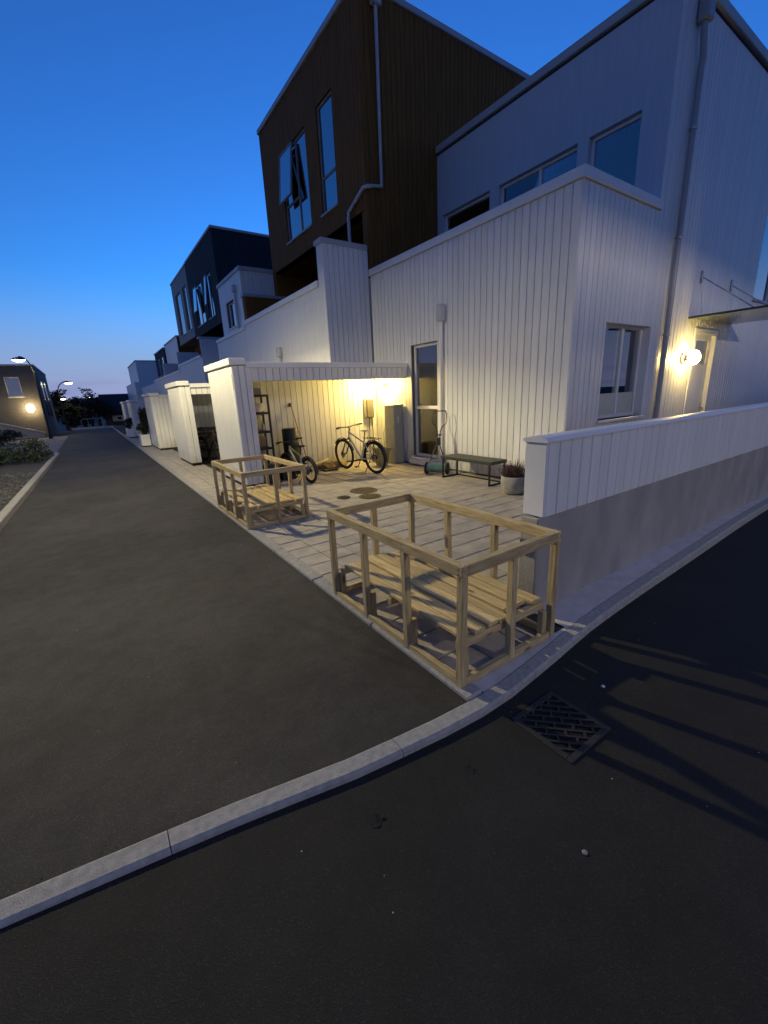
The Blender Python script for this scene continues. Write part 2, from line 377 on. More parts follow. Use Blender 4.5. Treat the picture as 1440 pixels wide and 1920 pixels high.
def clad(parent, n, p, a0, a1, z0, z1, holes=(), bw=.142, material=None, joined=False, gap=.008):
    material = material or WHITE
    u, nn = {'-x': ((0, 1, 0), (-1, 0, 0)), '-y': ((-1, 0, 0), (0, -1, 0)), '+x': ((0, -1, 0), (1, 0, 0)), '+y': ((1, 0, 0), (0, 1, 0))}[n]
    sgn = u[0] + u[1]
    cuts = sorted({h[i] for h in holes for i in (0, 1)})
    num = max(1, round((a1 - a0) / bw)); step = (a1 - a0) / num
    J = MB()
    for k in range(num):
        lo = a0 + k * step + gap / 2; hi = a0 + (k + 1) * step - gap / 2
        ed = [lo] + [c for c in cuts if lo + .004 < c < hi - .004] + [hi]
        for s0, s1 in zip(ed[:-1], ed[1:]):
            mid = (s0 + s1) / 2
            segs = [(z0, z1)]
            for h in holes:
                if h[0] < mid < h[1]:
                    ns = []
                    for b0, b1 in segs:
                        if h[3] <= b0 or h[2] >= b1: ns.append((b0, b1)); continue
                        if h[2] > b0: ns.append((b0, h[2]))
                        if h[3] < b1: ns.append((h[3], b1))
                    segs = [x for x in ns if x[1] - x[0] > .01]
            for b0, b1 in segs:
                w = s1 - s0
                org = s0 if sgn > 0 else s1
                off = random.uniform(-.0012, .0012)
                base = {'-x': (p + BT + off, org, b0), '-y': (org, p + BT + off, b0), '+x': (p - BT + off, org, b0), '+y': (org, p - BT + off, b0)}[n]
                mw = Matrix(((u[0], nn[0], 0, base[0]), (u[1], nn[1], 0, base[1]), (0, 0, b1 - b0, base[2]), (0, 0, 0, 1)))
                if joined:
                    pr = board_profile(w, BT, .006); q = len(pr)
                    J.add([(x, y, 0) for x, y in pr] + [(x, y, 1) for x, y in pr],
                          [tuple(reversed(range(q))), tuple(range(q, 2 * q))] + [(i, (i + 1) % q, q + (i + 1) % q, q + i) for i in range(q)], mw)
                else:
                    link('board', board_mesh(w, material), parent, mw)
    if joined:
        o = J.build('boards', material, parent); o['kind'] = 'stuff'; return o

def window(parent, n, p, a0, a1, z0, z1, mulls=(), transoms=(), rec=.10, fw=.055, fm=None, glass=None, curtain=None,
           sill=True, name='window', skip=(), film=None, sillm=None):
    fm = fm or WHITE_S; glass = glass or GLASS; curtain = curtain or CURT_D
    mb = MB(); d0, d1 = rec, rec + .07
    abox(mb, n, p, a0, a0 + fw, z0, z1, d0, d1, .006); abox(mb, n, p, a1 - fw, a1, z0, z1, d0, d1, .006)
    abox(mb, n, p, a0 + fw, a1 - fw, z1 - fw, z1, d0 + .001, d1 - .001, .006); abox(mb, n, p, a0 + fw, a1 - fw, z0, z0 + fw, d0 + .001, d1 - .001, .006)
    for m_ in mulls: abox(mb, n, p, m_ - fw * .6, m_ + fw * .6, z0 + fw, z1 - fw, d0 + .002, d1 - .002, .006)
    for (t0, t1, zt) in transoms: abox(mb, n, p, t0, t1, zt - fw * .6, zt + fw * .6, d0 + .003, d1 - .003, .006)
    w = mb.build(name, fm, parent)
    ed = [a0 + fw] + [m for m in mulls] + [a1 - fw]
    for i in range(len(ed) - 1):
        if i in skip: continue
        g = MB(); abox(g, n, p, ed[i] + .01, ed[i + 1] - .01, z0 + fw - .01, z1 - fw + .01, d0 + .03, d0 + .042)
        g.build('pane', glass, w)
        if film:
            g = MB(); abox(g, n, p, ed[i] + .01, ed[i + 1] - .01, z0 + fw - .01, film, d0 + .024, d0 + .028); g.build('privacy_film', FROST, w)
    c = MB(); N = 24
    for i in range(N):
        s0 = a0 + .01 + (a1 - a0 - .02) * i / N; s1 = a0 + .01 + (a1 - a0 - .02) * (i + 1) / N
        e0 = .02 * math.sin(i * 1.9); e1 = .02 * math.sin((i + 1) * 1.9)
        def PP(a, z, d): return {'-x': (p + d, a, z), '-y': (a, p + d, z), '+x': (p - d, a, z), '+y': (a, p - d, z)}[n]
        dd = rec + .105
        c.quad(PP(s0, z0, dd + e0), PP(s1, z0, dd + e1), PP(s1, z1, dd + e1), PP(s0, z1, dd + e0))
    c.build('curtain', curtain, w)
    if sill:
        s_ = MB(); abox(s_, n, p, a0 - .03, a1 + .03, z0 - .05, z0, -.05, rec + .02, .006); s_.build('sill', sillm or WHITE_S, w)
    return w

# ================================================================== THE SETTING
def lerp_table(tab, x):
    """smooth curve through the measured points (monotone cubic)"""
    if x <= tab[0][0]: return tab[0][1]
    if x >= tab[-1][0]: return tab[-1][1]
    k = max(i for i in range(len(tab) - 1) if tab[i][0] <= x)
    sl = lambda i: (tab[i + 1][1] - tab[i][1]) / (tab[i + 1][0] - tab[i][0])
    def tan(i):
        if i == 0: return sl(0)
        if i == len(tab) - 1: return sl(i - 1)
        a_, b_ = sl(i - 1), sl(i)
        return 0 if a_ * b_ <= 0 else 2 * a_ * b_ / (a_ + b_)
    h = tab[k + 1][0] - tab[k][0]; t = (x - tab[k][0]) / h
    return ((2 * t**3 - 3 * t**2 + 1) * tab[k][1] + (t**3 - 2 * t**2 + t) * h * tan(k) + (-2 * t**3 + 3 * t**2) * tab[k + 1][1] + (t**3 - t**2) * h * tan(k + 1))
KO = [(-14, 4.4), (-6, 2.55), (-3, 1.96), (-.58, 1.565), (.24, 1.43), (.78, 1.325), (1.53, 1.255), (2.1, 1.30), (2.75, 1.37), (3.95, 1.43), (7.5, 1.54), (26, 1.60)]
def kerb_out(x): return lerp_table(KO, x)
def near_z(x, y): return -.026 - .011 * max(-1, min(5, x))          # the crossing street falls gently to the right
XK0, XK1 = 1.432, 1.548                                             # edging between road and patio
KW = .105

# far ground: one sheet to the horizon, falling away beyond the end of the road
def far_z(x, y):
    z = -.16
    if y > 47: z -= min(6.0, (y - 47) * .055)
    return z
xs = [-900, -400, -150, -60, -30, -14, -8, -4, -2, 0, 2, 4, 8, 16, 30, 60, 150, 400, 900]
ys = [-200, -60, -20, -8, 0, 6, 14, 22, 30, 38, 46, 50, 56, 64, 80, 110, 160, 300, 700, 1600]
mb = MB(); mb.add([(x, y, far_z(x, y)) for y in ys for x in xs],
   [(j * len(xs) + i, j * len(xs) + i + 1, (j + 1) * len(xs) + i + 1, (j + 1) * len(xs) + i) for j in range(len(ys) - 1) for i in range(len(xs) - 1)])
struct(mb.build('ground', GROUND))

# the road beside the houses
xr = [-14 + i * .5 for i in range(31)] + [1.432]
mb = MB(); rows = []
for x in xr:
    lo = kerb_out(x) + KW - .01
    col = [lo, lo + .4, lo + 1.2, 5, 9, 14, 20, 28, 36, 46.5] if x > -1.5 else [lo, lo + .2, lo + .4, lo + .5]
    rows.append(col)
def strip(mb, a, xa, b, xb, z):
    for (y0, y1, q0, q1) in zip(a[:-1], a[1:], b[:-1], b[1:]):
        mb.quad((xa, y0, z), (xb, q0, z), (xb, q1, z), (xa, y1, z))
xm = [-1.36 + i * (1.432 + 1.36) / 14 for i in range(15)]
for xa, xb in zip(xm[:-1], xm[1:]):
    ca = [kerb_out(xa) + KW - .02, 3, 5, 9, 14, 20, 28, 36, 46.5]; cb = [kerb_out(xb) + KW - .02, 3, 5, 9, 14, 20, 28, 36, 46.5]
    strip(mb, ca, xa, cb, xb, -.016)
xl = [-14, -10, -7, -5, -3.6, -2.6, -1.9, -1.36]
for xa, xb in zip(xl[:-1], xl[1:]):
    ya = kerb_out(xa) + KW - .02; yb = kerb_out(xb) + KW - .02
    mb.quad((xa, ya, -.016), (xb, yb, -.016), (xb, yb + 2.0, -.016), (xa, ya + 2.0, -.016))
struct(mb.build('road', ASPH))

# the crossing street in the foreground
mb = MB(); gx = [-14, -8, -5, -3, -2, -1, -.5, 0, .5, 1, 1.5, 2, 2.5, 3, 4, 5, 7, 10, 15, 26]
for xa, xb in zip(gx[:-1], gx[1:]):
    for t0, t1 in ((0, .3), (.3, 1)):
        def yy(x, t): return -9 + (kerb_out(x) + .03 + 9) * t
        mb.quad((xa, yy(xa, t0), near_z(xa, 0)), (xb, yy(xb, t0), near_z(xb, 0)), (xb, yy(xb, t1), near_z(xb, 0)), (xa, yy(xa, t1), near_z(xa, 0)))
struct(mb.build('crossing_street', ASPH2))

# kerb along the crossing street: single stones
kb = link('street_kerb', None); struct(kb); kb.empty_display_size = .1
x = -9.0
while x < 24:
    L = .99 if x > -4 else 1.49
    if x > 8: L = 1.99
    mb = MB(); n = 4; top = []; 
    V = []; 
    for i in range(n + 1):
        xx = x + .0015 + (L - .0015) * i / n; yo = kerb_out(xx); c = .012
        zb = near_z(xx, 0) - .05
        V += [(xx, yo, zb), (xx, yo + .006, -.012), (xx, yo + .02, .0), (xx, yo + KW - c, .0), (xx, yo + KW, -.008), (xx, yo + KW, -.08)]
    F = []
    for i in range(n):
        for j in range(5): F.append((i * 6 + j, (i + 1) * 6 + j, (i + 1) * 6 + j + 1, i * 6 + j + 1))
    F += [tuple(range(6)), tuple(reversed([n * 6 + j for j in range(6)]))]
    mb.add(V, F); mb.build('kerb_stone', KERB, kb)
    x += L + .002

# concrete edging between road and patio
ke = link('road_edging', None); struct(ke)
em = MB().box(0, XK1 - XK0, 0, .994, -.1, .012, .009).mesh('edging_stone', KERB)
for i in range(44):
    y0 = kerb_out(1.5) + KW + .004 + i * 1.0
    if i < 30: link('edging_stone', em, ke, Matrix.Translation((XK0, y0, random.uniform(-.002, .002))))
far = MB()
for i in range(30, 45): far.box(XK0, XK1, 1.36 + i * 1.0, 1.36 + i + .99, -.1, .012)
o = far.build('edging_row', KERB, ke); o['kind'] = 'stuff'

# left kerb
kl = link('left_kerb', None); struct(kl)
def leftx(y): return -1.47 + (y - 2) * .0165
for i in range(15):
    y0 = 5.0 + i * 1.0; xa = leftx(y0); xb = leftx(y0 + .994)
    mb = MB(); zt = .09
    mb.add([(xa - .12, y0, -.1), (xa, y0, -.1), (xa, y0, zt - .012), (xa - .012, y0, zt), (xa - .12, y0, zt),
            (xb - .12, y0 + .994, -.1), (xb, y0 + .994, -.1), (xb, y0 + .994, zt - .012), (xb - .012, y0 + .994, zt), (xb - .12, y0 + .994, zt)],
           [(4, 3, 2, 1, 0), (5, 6, 7, 8, 9), (1, 2, 7, 6), (2, 3, 8, 7), (3, 4, 9, 8), (4, 0, 5, 9)])
    mb.build('kerb_stone', KERB, kl)

# planting bed left of the road: gravel, then low shrubs
mb = MB()
for y0, y1 in ((4.2, 8), (8, 12), (12, 16), (16, 20)):
    mb.quad((-9, y0, .05), (leftx(y0) - .11, y0, .05), (leftx(y1) - .11, y1, .05), (-9, y1, .05))
struct(mb.build('gravel_bed', GRAVEL))
mb = MB()
for i in range(900):
    yy = random.uniform(6, 14.5); xx = leftx(yy) - .14 - abs(random.gauss(0, 1.3)); r = random.uniform(.015, .05)
    m_ = Matrix.Translation((xx, yy, .05 + r * .3)) @ Matrix.Rotation(random.uniform(0, 6), 4, 'Z')
    mb.add([(-r, -r * .7, 0), (r, -r * .6, 0), (r * .8, r * .7, 0), (-r * .7, r * .8, 0), (0, 0, r * .8), (r * .3, -r * .2, r * .75)],
           [(0, 1, 5, 4), (1, 2, 5), (2, 4, 5), (2, 3, 4), (3, 0, 4)], m_)
tag(mb.build('gravel_stones', mat('pebbles', (.13, .125, .11), .85, .3, 20, rnd=0)), 'loose grey pebbles lying in the planting bed', 'gravel', kind='stuff')

# cross path and end of road
mb = MB(); mb.quad((-14, 20.4, -.010), (-1.32, 20.0, -.010), (-1.32, 34.0, -.010), (-14, 30.0, -.010))
struct(mb.build('side_path', PATH))
mb = MB(); mb.quad((-1.2, 42.6, -.010), (1.4, 42.6, -.010), (1.8, 47, -.010), (-1.6, 47, -.010)); struct(mb.build('end_paving', PATH))

# patio: joint bed, tiles, concrete strip in front of the low wall
mb = MB()
mb.quad((XK1, 1.45, -.012), (2.50, 1.45, -.012), (2.50, 1.84, -.012), (XK1, 1.84, -.012))
mb.quad((XK1, 1.84, -.012), (17, 1.84, -.012), (17, 46, -.012), (XK1, 46, -.012))
patio = struct(mb.build('patio', JOINT))
TS = .279; tiles = []
x0t = XK1 + .003
for i in range(60):
    for j in range(130):
        xa = x0t + i * TS; ya = 1.475 + j * TS
        if xa > 6.2 or ya > 30: continue
        if ya < 1.86 and xa + TS > 2.51: continue
        if xa > 5.0 and ya > 9.3: continue
        if 2.3 < xa and ya > 9.4: continue
        tiles.append((math.hypot(xa, ya), xa, ya))
tiles.sort()
tm = MB().box(0, TS - .009, 0, TS - .009, -.05, 0, .006).mesh('paving_tile', TILE)
far = MB()
for k, (d, xa, ya) in enumerate(tiles):
    if k < 300:
        link('paving_tile', tm, patio, Matrix.Translation((xa, ya, random.uniform(-.0025, .0015))) @ Matrix.Rotation(random.uniform(-.004, .004), 4, 'Z'))
    else:
        far.box(xa, xa + TS - .009, ya, ya + TS - .009, -.05, random.uniform(-.002, .001), .006)
o = far.build('paving_tiles', TILE, patio); o['kind'] = 'stuff'
mb = MB()
sq = [XK1 + .002, 1.8, 2.1, 2.35, 2.512]
for xa, xb in zip(sq[:-1], sq[1:]): mb.quad((xa, kerb_out(xa) + KW - .02, -.006), (xb, kerb_out(xb) + KW - .02, -.006), (xb, 1.47, -.006), (xa, 1.47, -.006))
sx = [2.512, 3, 3.5, 4, 5, 6, 7.5, 10, 14, 24]
for xa, xb in zip(sx[:-1], sx[1:]):
    mb.quad((xa, kerb_out(xa) + KW - .02, -.006), (xb, kerb_out(xb) + KW - .02, -.006), (xb, 1.95, -.006), (xa, 1.95, -.006))
struct(mb.build('concrete_strip', STRIP))

# ================================================================== HOUSES
def cap(parent, n, p, a0, a1, z0, z1, d0, d1, material=None, name='parapet_cap'):
    mb = MB(); abox(mb, n, p, a0, a1, z0, z1, d0, d1, .008); return mb.build(name, material or WHITE_S, parent)

# ---------- end house, white
H1 = thing('white_house', 'white timber end house with roof terrace above its lower storey and a lit front door', 'house', (6.25, 3.93, 0))
FX, SY, UX = 6.25, 3.93, 8.53
w1 = (6.99, 7.87, .20, 2.69)
w2 = (7.17, 8.74, 1.06, 2.65)
door = (10.62, 11.84, .02, 2.70)
tall = (13.62, 14.9, 3.48, 6.6)
fw = wall('front_wall', H1, '-x', FX, SY + .03, 9.38, 0, 4.40, [w1])
clad(fw, '-x', FX, SY + .012, 9.38, .04, 4.42, [w1])
sw = wall('side_wall', H1, '-y', SY, FX + .03, UX, 0, 4.40, [w2])
clad(sw, '-y', SY, FX + .002, UX, .04, 4.42, [w2], gap=.012)
sw2 = wall('side_wall', H1, '-y', SY, UX + .03, 18.0, 0, 7.42, [(w2[0], w2[1], w2[2], w2[3]), door, tall])
clad(sw2, '-y', SY, UX, 16.6, .04, 7.40, [w2, door, tall], gap=.010)
# parapet caps
cap(H1, '-x', FX, SY - .035, 9.40, 4.43, 4.575, -.035, .30)
cap(H1, '-y', SY, FX + .30, UX + .02, 4.432, 4.573, -.035, .30)
# inside faces of parapet and terrace floor
mb = MB(); mb.box(FX + .26, FX + .28, SY + .3, 9.4, 3.3, 4.42); mb.box(FX + .3, UX, SY + .26, SY + .28, 3.3, 4.42); mb.build('parapet_lining', WHITE_S, H1)
mb = MB(); mb.box(FX + .28, UX + .05, SY + .28, 9.45, 3.2, 3.3); mb.build('terrace_floor', ROOF, H1)
# upper storey front
uw = [(7.69, 9.27, 3.4, 6.06), (5.54, 7.43, 3.4, 6.05), (4.40, 5.32, 3.4, 6.04)]
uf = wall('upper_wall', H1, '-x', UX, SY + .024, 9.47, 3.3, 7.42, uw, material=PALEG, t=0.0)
window(H1, '-x', UX, *uw[0], glass=GLASS, curtain=CURT_D, sill=False)
window(H1, '-x', UX, *uw[1], mulls=(6.42,), glass=GLASS, curtain=CURT_D, sill=False, skip=())
window(H1, '-x', UX, *uw[2], glass=GLASS, curtain=CURT_D, sill=False)
mb = MB(); mb.box(UX - .06, 18, SY - .06, 9.47, 7.47, 7.62, .01); mb.build('roof_edge', FASCIA, H1)
mb = MB(); mb.box(UX + .02, 18, SY + .02, 9.46, 7.40, 7.47); mb.build('roof_soffit', ROOF, H1)
# ground floor windows
window(H1, '-x', FX, *w1, transoms=[(7.045, 7.815, 1.33)], rec=.09, fw=.06, curtain=CURT, sill=True)
mb = MB(); abox(mb, '-x', FX, w1[0] - .05, w1[1] + .06, .03, .145, -.10, .06, .01); mb.build('window_ledge', WHITE_S, H1)
window(H1, '-y', SY, *w2, mulls=(8.05,), rec=.15, fw=.06, curtain=CURT, film=1.50)
mb = MB()
for (a0_, a1_) in ((w2[0] - .002, w2[0] + .018), (w2[1] - .018, w2[1] + .002)): mb.box(a0_, a1_, SY + .004, SY + .2, w2[2], w2[3])
mb.box(w2[0] + .018, w2[1] - .018, SY + .004, SY + .2, w2[3] - .018, w2[3] + .002); mb.build('window_reveal', WHITE_S, H1)
window(H1, '-y', SY, *tall, rec=.05, fw=.05, glass=GLASS_U, curtain=CURT_D, sillm=FASCIA)
# door
dr = MB(); dx0, dx1 = door[0], door[1]
for a, b in ((dx0, dx0 + .10), (dx1 - .10, dx1)): dr.box(a, b, SY - .015, SY + .16, .02, 2.70, .006)
dr.box(dx0 + .1, dx1 - .1, SY - .012, SY + .16, 2.60, 2.70, .006)
dr.box(dx0 + .1, dx1 - .1, SY + .02, SY + .16, .02, .07, .006)
dframe = dr.build('door_frame', WHITE_S, H1)
leaf = MB(); y0, y1 = SY + .07, SY + .12; a, b = dx0 + .1, dx1 - .1
leaf.box(a, a + .13, y0, y1, .07, 2.60, .004); leaf.box(b - .13, b, y0, y1, .07, 2.60, .004)
leaf.box(a + .13, b - .13, y0 + .001, y1 - .001, .07, 2.0, .004); leaf.box(a + .13, b - .13, y0 + .001, y1 - .001, 2.48, 2.60, .004)
lf = leaf.build('door', WHITE_S, H1)
MB().box(a + .13, b - .13, y0 + .02, y0 + .035, 2.0, 2.48).build('door_pane', mat('door_glass', (.20, .22, .23), .25, .02), lf)
mb = MB(); mb.tube([(b - .06, y0, 1.05), (b - .06, y0 - .05, 1.05), (b - .19, y0 - .055, 1.05)], .011, 8); mb.box(b - .085, b - .035, y0 - .008, y0, .95, 1.16, .004)
mb.build('door_handle', STEEL, lf, True)
MB().box(dx0 + .12, dx0 + .2, y0 - .006, y0, 1.28, 1.31).build('letter_slot', BLACKM, lf)
# glass canopy with tie rods
cn = MB().box(10.2, 12.48, 2.72, SY - .01, 2.855, 2.875, .003).build('glass_canopy', CANOPYG, H1)
MB().box(10.19, 10.2, 2.70, SY - .01, 2.845, 2.885).build('canopy_edge', mat('canopy_edge', (.03, .04, .04), .3, .02), cn)
for xx in (10.54, 12.12):
    mb = MB(); mb.tube([(xx, SY - .02, 3.63), (xx, 2.95, 2.88)], .010, 8); mb.lathe([(.03, 0), (.03, .02), (.012, .03)], 10, (xx, 2.95, 2.875))
    mb.box(xx - .03, xx + .03, SY - .03, SY, 3.52, 3.74, .005)
    mb.build('tie_rod', STEEL, H1, True)
# downpipes
def pipe(parent, pts, r=.045, name='downpipe', m=None): return MB().tube(pts, r, 10).build(name, m or GALV, parent, True)
px_ = 9.16
dp = pipe(H1, [(px_ - .12, SY - .10, 7.2), (px_ - .12, SY - .10, 6.95), (px_ + .02, SY - .08, 6.62), (px_ + .02, SY - .07, 6.5), (px_ + .02, SY - .07, .05)], .05, m=PIPE_D)
mb = MB(); mb.box(px_ - .22, px_ - .02, SY - .19, SY - .02, 7.02, 7.38, .02); mb.build('rain_hopper', PIPE_D, dp)
for zz in (.9, 2.5, 4.1, 5.7):
    MB().lathe([(.06, -.02), (.064, 0), (.06, .02)], 12, (px_ + .02, SY - .07, zz)).build('bracket', STEEL, dp, True)
yp = 6.80
dp = pipe(H1, [(FX - .06, yp, 3.3), (FX - .06, yp, .05)], .038, m=WHITE_S)
mb = MB(); mb.box(FX - .13, FX - .002, yp - .085, yp + .085, 3.02, 3.34, .025); mb.build('rain_hopper', GALV, dp)
for zz in (.8, 2.3): MB().lathe([(.046, -.02), (.05, 0), (.046, .02)], 12, (FX - .06, yp, zz)).build('bracket', WHITE_S, dp, True)

# ---------- house with tall dark brown upper box
H2 = thing('brown_house', 'house with tall dark brown upper box over a pale boarded lower storey', 'house', (5.0, 9.4, 0))
LX = 5.0; BX = 6.30; BY0, BY1 = 9.48, 15.65
lw = wall('lower_wall', H2, '-x', LX, 9.43, 15.40, 0, 4.13, thick=.2); clad(lw, '-x', LX, 9.41, 15.40, .04, 4.15, joined=True)
nw = wall('near_wall', H2, '-y', 9.40, LX + .03, 6.24, 0, 4.98, thick=.26); clad(nw, '-y', 9.40, LX + .004, 6.22, .04, 4.98)
sc = wall('screen_wall', H2, '-x', LX, 9.43, 9.70, 4.13, 4.98, thick=1.15); clad(sc, '-x', LX, 9.41, 9.70, 4.15, 4.98, joined=True)
MB().box(LX - .04, 6.20, 9.365, 9.73, 4.98, 5.09, .01).build('screen_cap', FASCIA, H2)
cap(H2, '-x', LX, 9.705, 15.38, 4.15, 4.29, -.035, .28)
MB().box(6.23, 6.8, 9.425, 9.60, 0, 4.40).build('wall_return', WHITE, H2)
# brown box
wa = (12.35, 14.10, 6.45, 8.80); wb = (10.80, 11.66, 6.44, 8.86)
bf = wall('upper_wall', H2, '-x', BX, BY0 + .03, BY1, 5.90, 10.0, [wa, wb], material=BROWN_S); clad(bf, '-x', BX, BY0 + .012, BY1, 5.90, 10.0, [wa, wb], material=BROWN, joined=True)
bs = wall('upper_side_wall', H2, '-y', BY0, BX + .03, 14.5, 3.3, 10.0, material=BROWN_S); clad(bs, '-y', BY0, BX + .002, 14.5, 3.3, 10.0, material=BROWN, joined=True)
mb = MB(); mb.box(BX + .03, 14, BY0 + .25, BY1 - .01, 5.90, 6.0); mb.build('soffit', BROWN_S, H2)
mb = MB(); mb.box(8.0, 8.2, BY0 + .25, BY1, 3.3, 5.9); mb.box(BX, 8.0, BY1 - .25, BY1 - .002, 3.3, 5.89); mb.box(BX + .02, 14.4, BY1 - .2, BY1 - .004, 6.01, 9.99); mb.build('recess_wall', BROWN_S, H2)
mb = MB(); mb.box(LX + .2, 8.2, 9.7, BY1 - .26, 3.2, 3.3); mb.build('terrace_floor', ROOF, H2)
mb = MB(); mb.box(BX - .05, 14.6, BY0 - .05, BY1 + .02, 10.0, 10.13, .012); mb.build('roof_edge', FASCIA, H2)
W_A = window(H2, '-x', BX, *wa, mulls=(13.12,), transoms=[(13.15, 14.05, 7.42)], rec=.05, fw=.05, fm=GREYP, glass=GLASS_U, curtain=CURT_D, sillm=FASCIA)
window(H2, '-x', BX, *wb, transoms=[(10.85, 11.61, 7.28)], rec=.05, fw=.05, fm=GREYP, glass=GLASS_U, curtain=CURT_D, sillm=FASCIA)
def open_sash(wpart, X, y0, y1, ztop, h, ang):
    """top-hung sash swung out at the bottom"""
    M_ = Matrix.Translation((X - .01, 0, ztop)) @ Matrix.Rotation(R(ang), 4, 'Y')
    fr = MB(); t = .045
    fr.box(-.045, 0, y0, y0 + t, -h, 0, 0, M_); fr.box(-.045, 0, y1 - t, y1, -h, 0, 0, M_)
    fr.box(-.044, -.001, y0 + t, y1 - t, -t, 0, 0, M_); fr.box(-.044, -.001, y0 + t, y1 - t, -h, -h + t, 0, M_)
    fr.build('sash', GREYP, wpart)
    MB().box(-.03, -.02, y0 + t, y1 - t, -h + t, -t, 0, M_).build('pane', GLASS_U, wpart)
open_sash(W_A, BX, 13.16, 14.08, 8.77, 1.33, 6)
# rainwater pipe wrapping round the corner
dp = pipe(H2, [(6.74, BY0 - .06, 10.0), (6.72, BY0 - .06, 6.40), (6.32, BY0 - .065, 6.33), (6.235, BY0 + .0, 6.30), (BX - .065, 10.17, 6.03), (BX - .065, 10.2, 5.9), (BX - .065, 10.2, 3.4)], .042, m=GALV)
mb = MB(); mb.box(6.62, 6.86, BY0 - .14, BY0 - .002, 9.72, 9.98, .02); mb.build('rain_hopper', GALV, dp)
# small rain pipe on the lower wall
dp = pipe(H2, [(LX - .05, 12.40, 3.0), (LX - .05, 12.40, 1.0)], .04, m=GALV); MB().box(LX - .12, LX - .002, 12.31, 12.49, 2.85, 3.12, .02).build('rain_hopper', GALV, dp)
# far return of the terrace
mb = MB(); mb.box(LX + .03, BX, 15.17, 15.4, 3.3, 5.02); mb.build('terrace_screen', BROWN_S, H2)
MB().box(LX - .03, BX + .3, 15.14, 15.44, 5.02, 5.12, .008).build('screen_cap', FASCIA, H2)

# ---------- white house with boxed bay
H3 = thing('white_bay_house', 'white house with boxed upper bay and small window, between the brown and navy houses', 'house', (5.0, 15.7, 0))
lw = wall('lower_wall', H3, '-x', LX, 15.405, 19.30, 0, 4.0); clad(lw, '-x', LX, 15.405, 19.30, .04, 4.02, joined=True)
cap(H3, '-x', LX, 15.445, 19.33, 4.02, 4.14, -.03, .28)
MB().box(LX + .005, 6.25, 15.41, 15.69, 4.0, 5.015).build('party_wall', WHITE, H3)
bw_ = (16.75, 17.75, 4.35, 5.25)
bb = wall('bay_wall', H3, '-x', 5.12, 15.72, 18.55, 4.0, 5.95, [bw_]); clad(bb, '-x', 5.12, 15.70, 18.55, 4.14, 5.95, [bw_], joined=True)
nb = wall('bay_side_wall', H3, '-y', 15.70, 5.14, 9.0, 4.0, 5.95); clad(nb, '-y', 15.70, 5.13, 9.0, 4.1, 5.95, joined=True)
MB().box(5.08, 9.0, 15.66, 18.6, 5.95, 6.07, .01).build('bay_roof', FASCIA, H3)
window(H3, '-x', 5.12, *bw_, glass=GLASS_U, curtain=CURT_D)
dp = pipe(H3, [(5.07, 16.35, 5.6), (5.07, 16.35, 4.2)], .04); MB().box(5.0, 5.118, 16.26, 16.44, 5.4, 5.62, .02).build('rain_hopper', GALV, dp)
bk = wall('setback_wall', H3, '-x', 6.25, 19.3, 22.6, 0, 4.0); clad(bk, '-x', 6.25, 19.3, 22.6, .04, 4.02, joined=True)
cap(H3, '-x', 6.25, 19.34, 22.58, 4.02, 4.14, -.03, .28)
up3 = wall('upper_wall', H3, '-x', 8.5, 18.55, 22.6, 3.3, 7.0); clad(up3, '-x', 8.5, 18.55, 22.6, 3.3, 7.0, joined=True)
MB().box(LX + .21, 6.3, 19.10, 19.296, 0, 4.0).build('return_wall', WHITE, H3)

# ---------- navy house
H4 = thing('navy_house', 'house with dark navy upper box and windows swung open', 'house', (5.05, 22.6, 0))
L4 = 5.05
lw = wall('lower_wall', H4, '-x', L4, 22.63, 28.8, 0, 3.78); clad(lw, '-x', L4, 22.61, 28.8, .04, 3.8, joined=True)
nw = wall('near_wall', H4, '-y', 22.60, L4 + .03, 6.24, 0, 4.62, thick=.26); clad(nw, '-y', 22.6, L4 + .004, 6.24, .04, 4.62, joined=True)
MB().box(L4 - .03, 6.1, 22.57, 22.93, 4.62, 4.72, .01).build('screen_cap', FASCIA, H4)
cap(H4, '-x', L4, 22.9, 28.8, 3.8, 3.93, -.03, .28)
na = (25.9, 27.9, 5.95, 8.0); nb_ = (23.9, 25.1, 5.95, 8.0)
bf = wall('upper_wall', H4, '-x', 6.3, 22.73, 28.98, 5.45, 9.5, [na, nb_], material=NAVY); clad(bf, '-x', 6.3, 22.7, 28.98, 5.45, 9.5, [na, nb_], material=NAVY, joined=True)
bs = wall('upper_side_wall', H4, '-y', 22.7, 6.33, 14, 3.3, 9.5, material=NAVY); clad(bs, '-y', 22.7, 6.3, 14, 3.3, 9.5, material=NAVY, joined=True)
MB().box(6.33, 13.9, 22.95, 28.97, 5.45, 5.55).build('soffit', NAVY, H4)
MB().box(7.8, 8.0, 22.95, 28.97, 3.2, 5.45).build('recess_wall', NAVY, H4)
MB().box(L4 + .2, 8.0, 22.9, 28.97, 3.1, 3.2).build('terrace_floor', ROOF, H4)
MB().box(6.26, 14, 22.66, 29.0, 9.5, 9.61, .01).build('roof_edge', FASCIA, H4)
wA = window(H4, '-x', 6.3, *na, mulls=(26.9,), rec=.05, fm=GREYP, glass=GLASS_U, curtain=CURT_D, sillm=FASCIA)
wB = window(H4, '-x', 6.3, *nb_, mulls=(24.5,), rec=.05, fm=GREYP, glass=GLASS_U, curtain=CURT_D, sillm=FASCIA)
open_sash(wA, 6.3, 26.95, 27.85, 7.95, 1.3, 5); open_sash(wB, 6.3, 24.55, 25.05, 7.95, 1.4, 6)

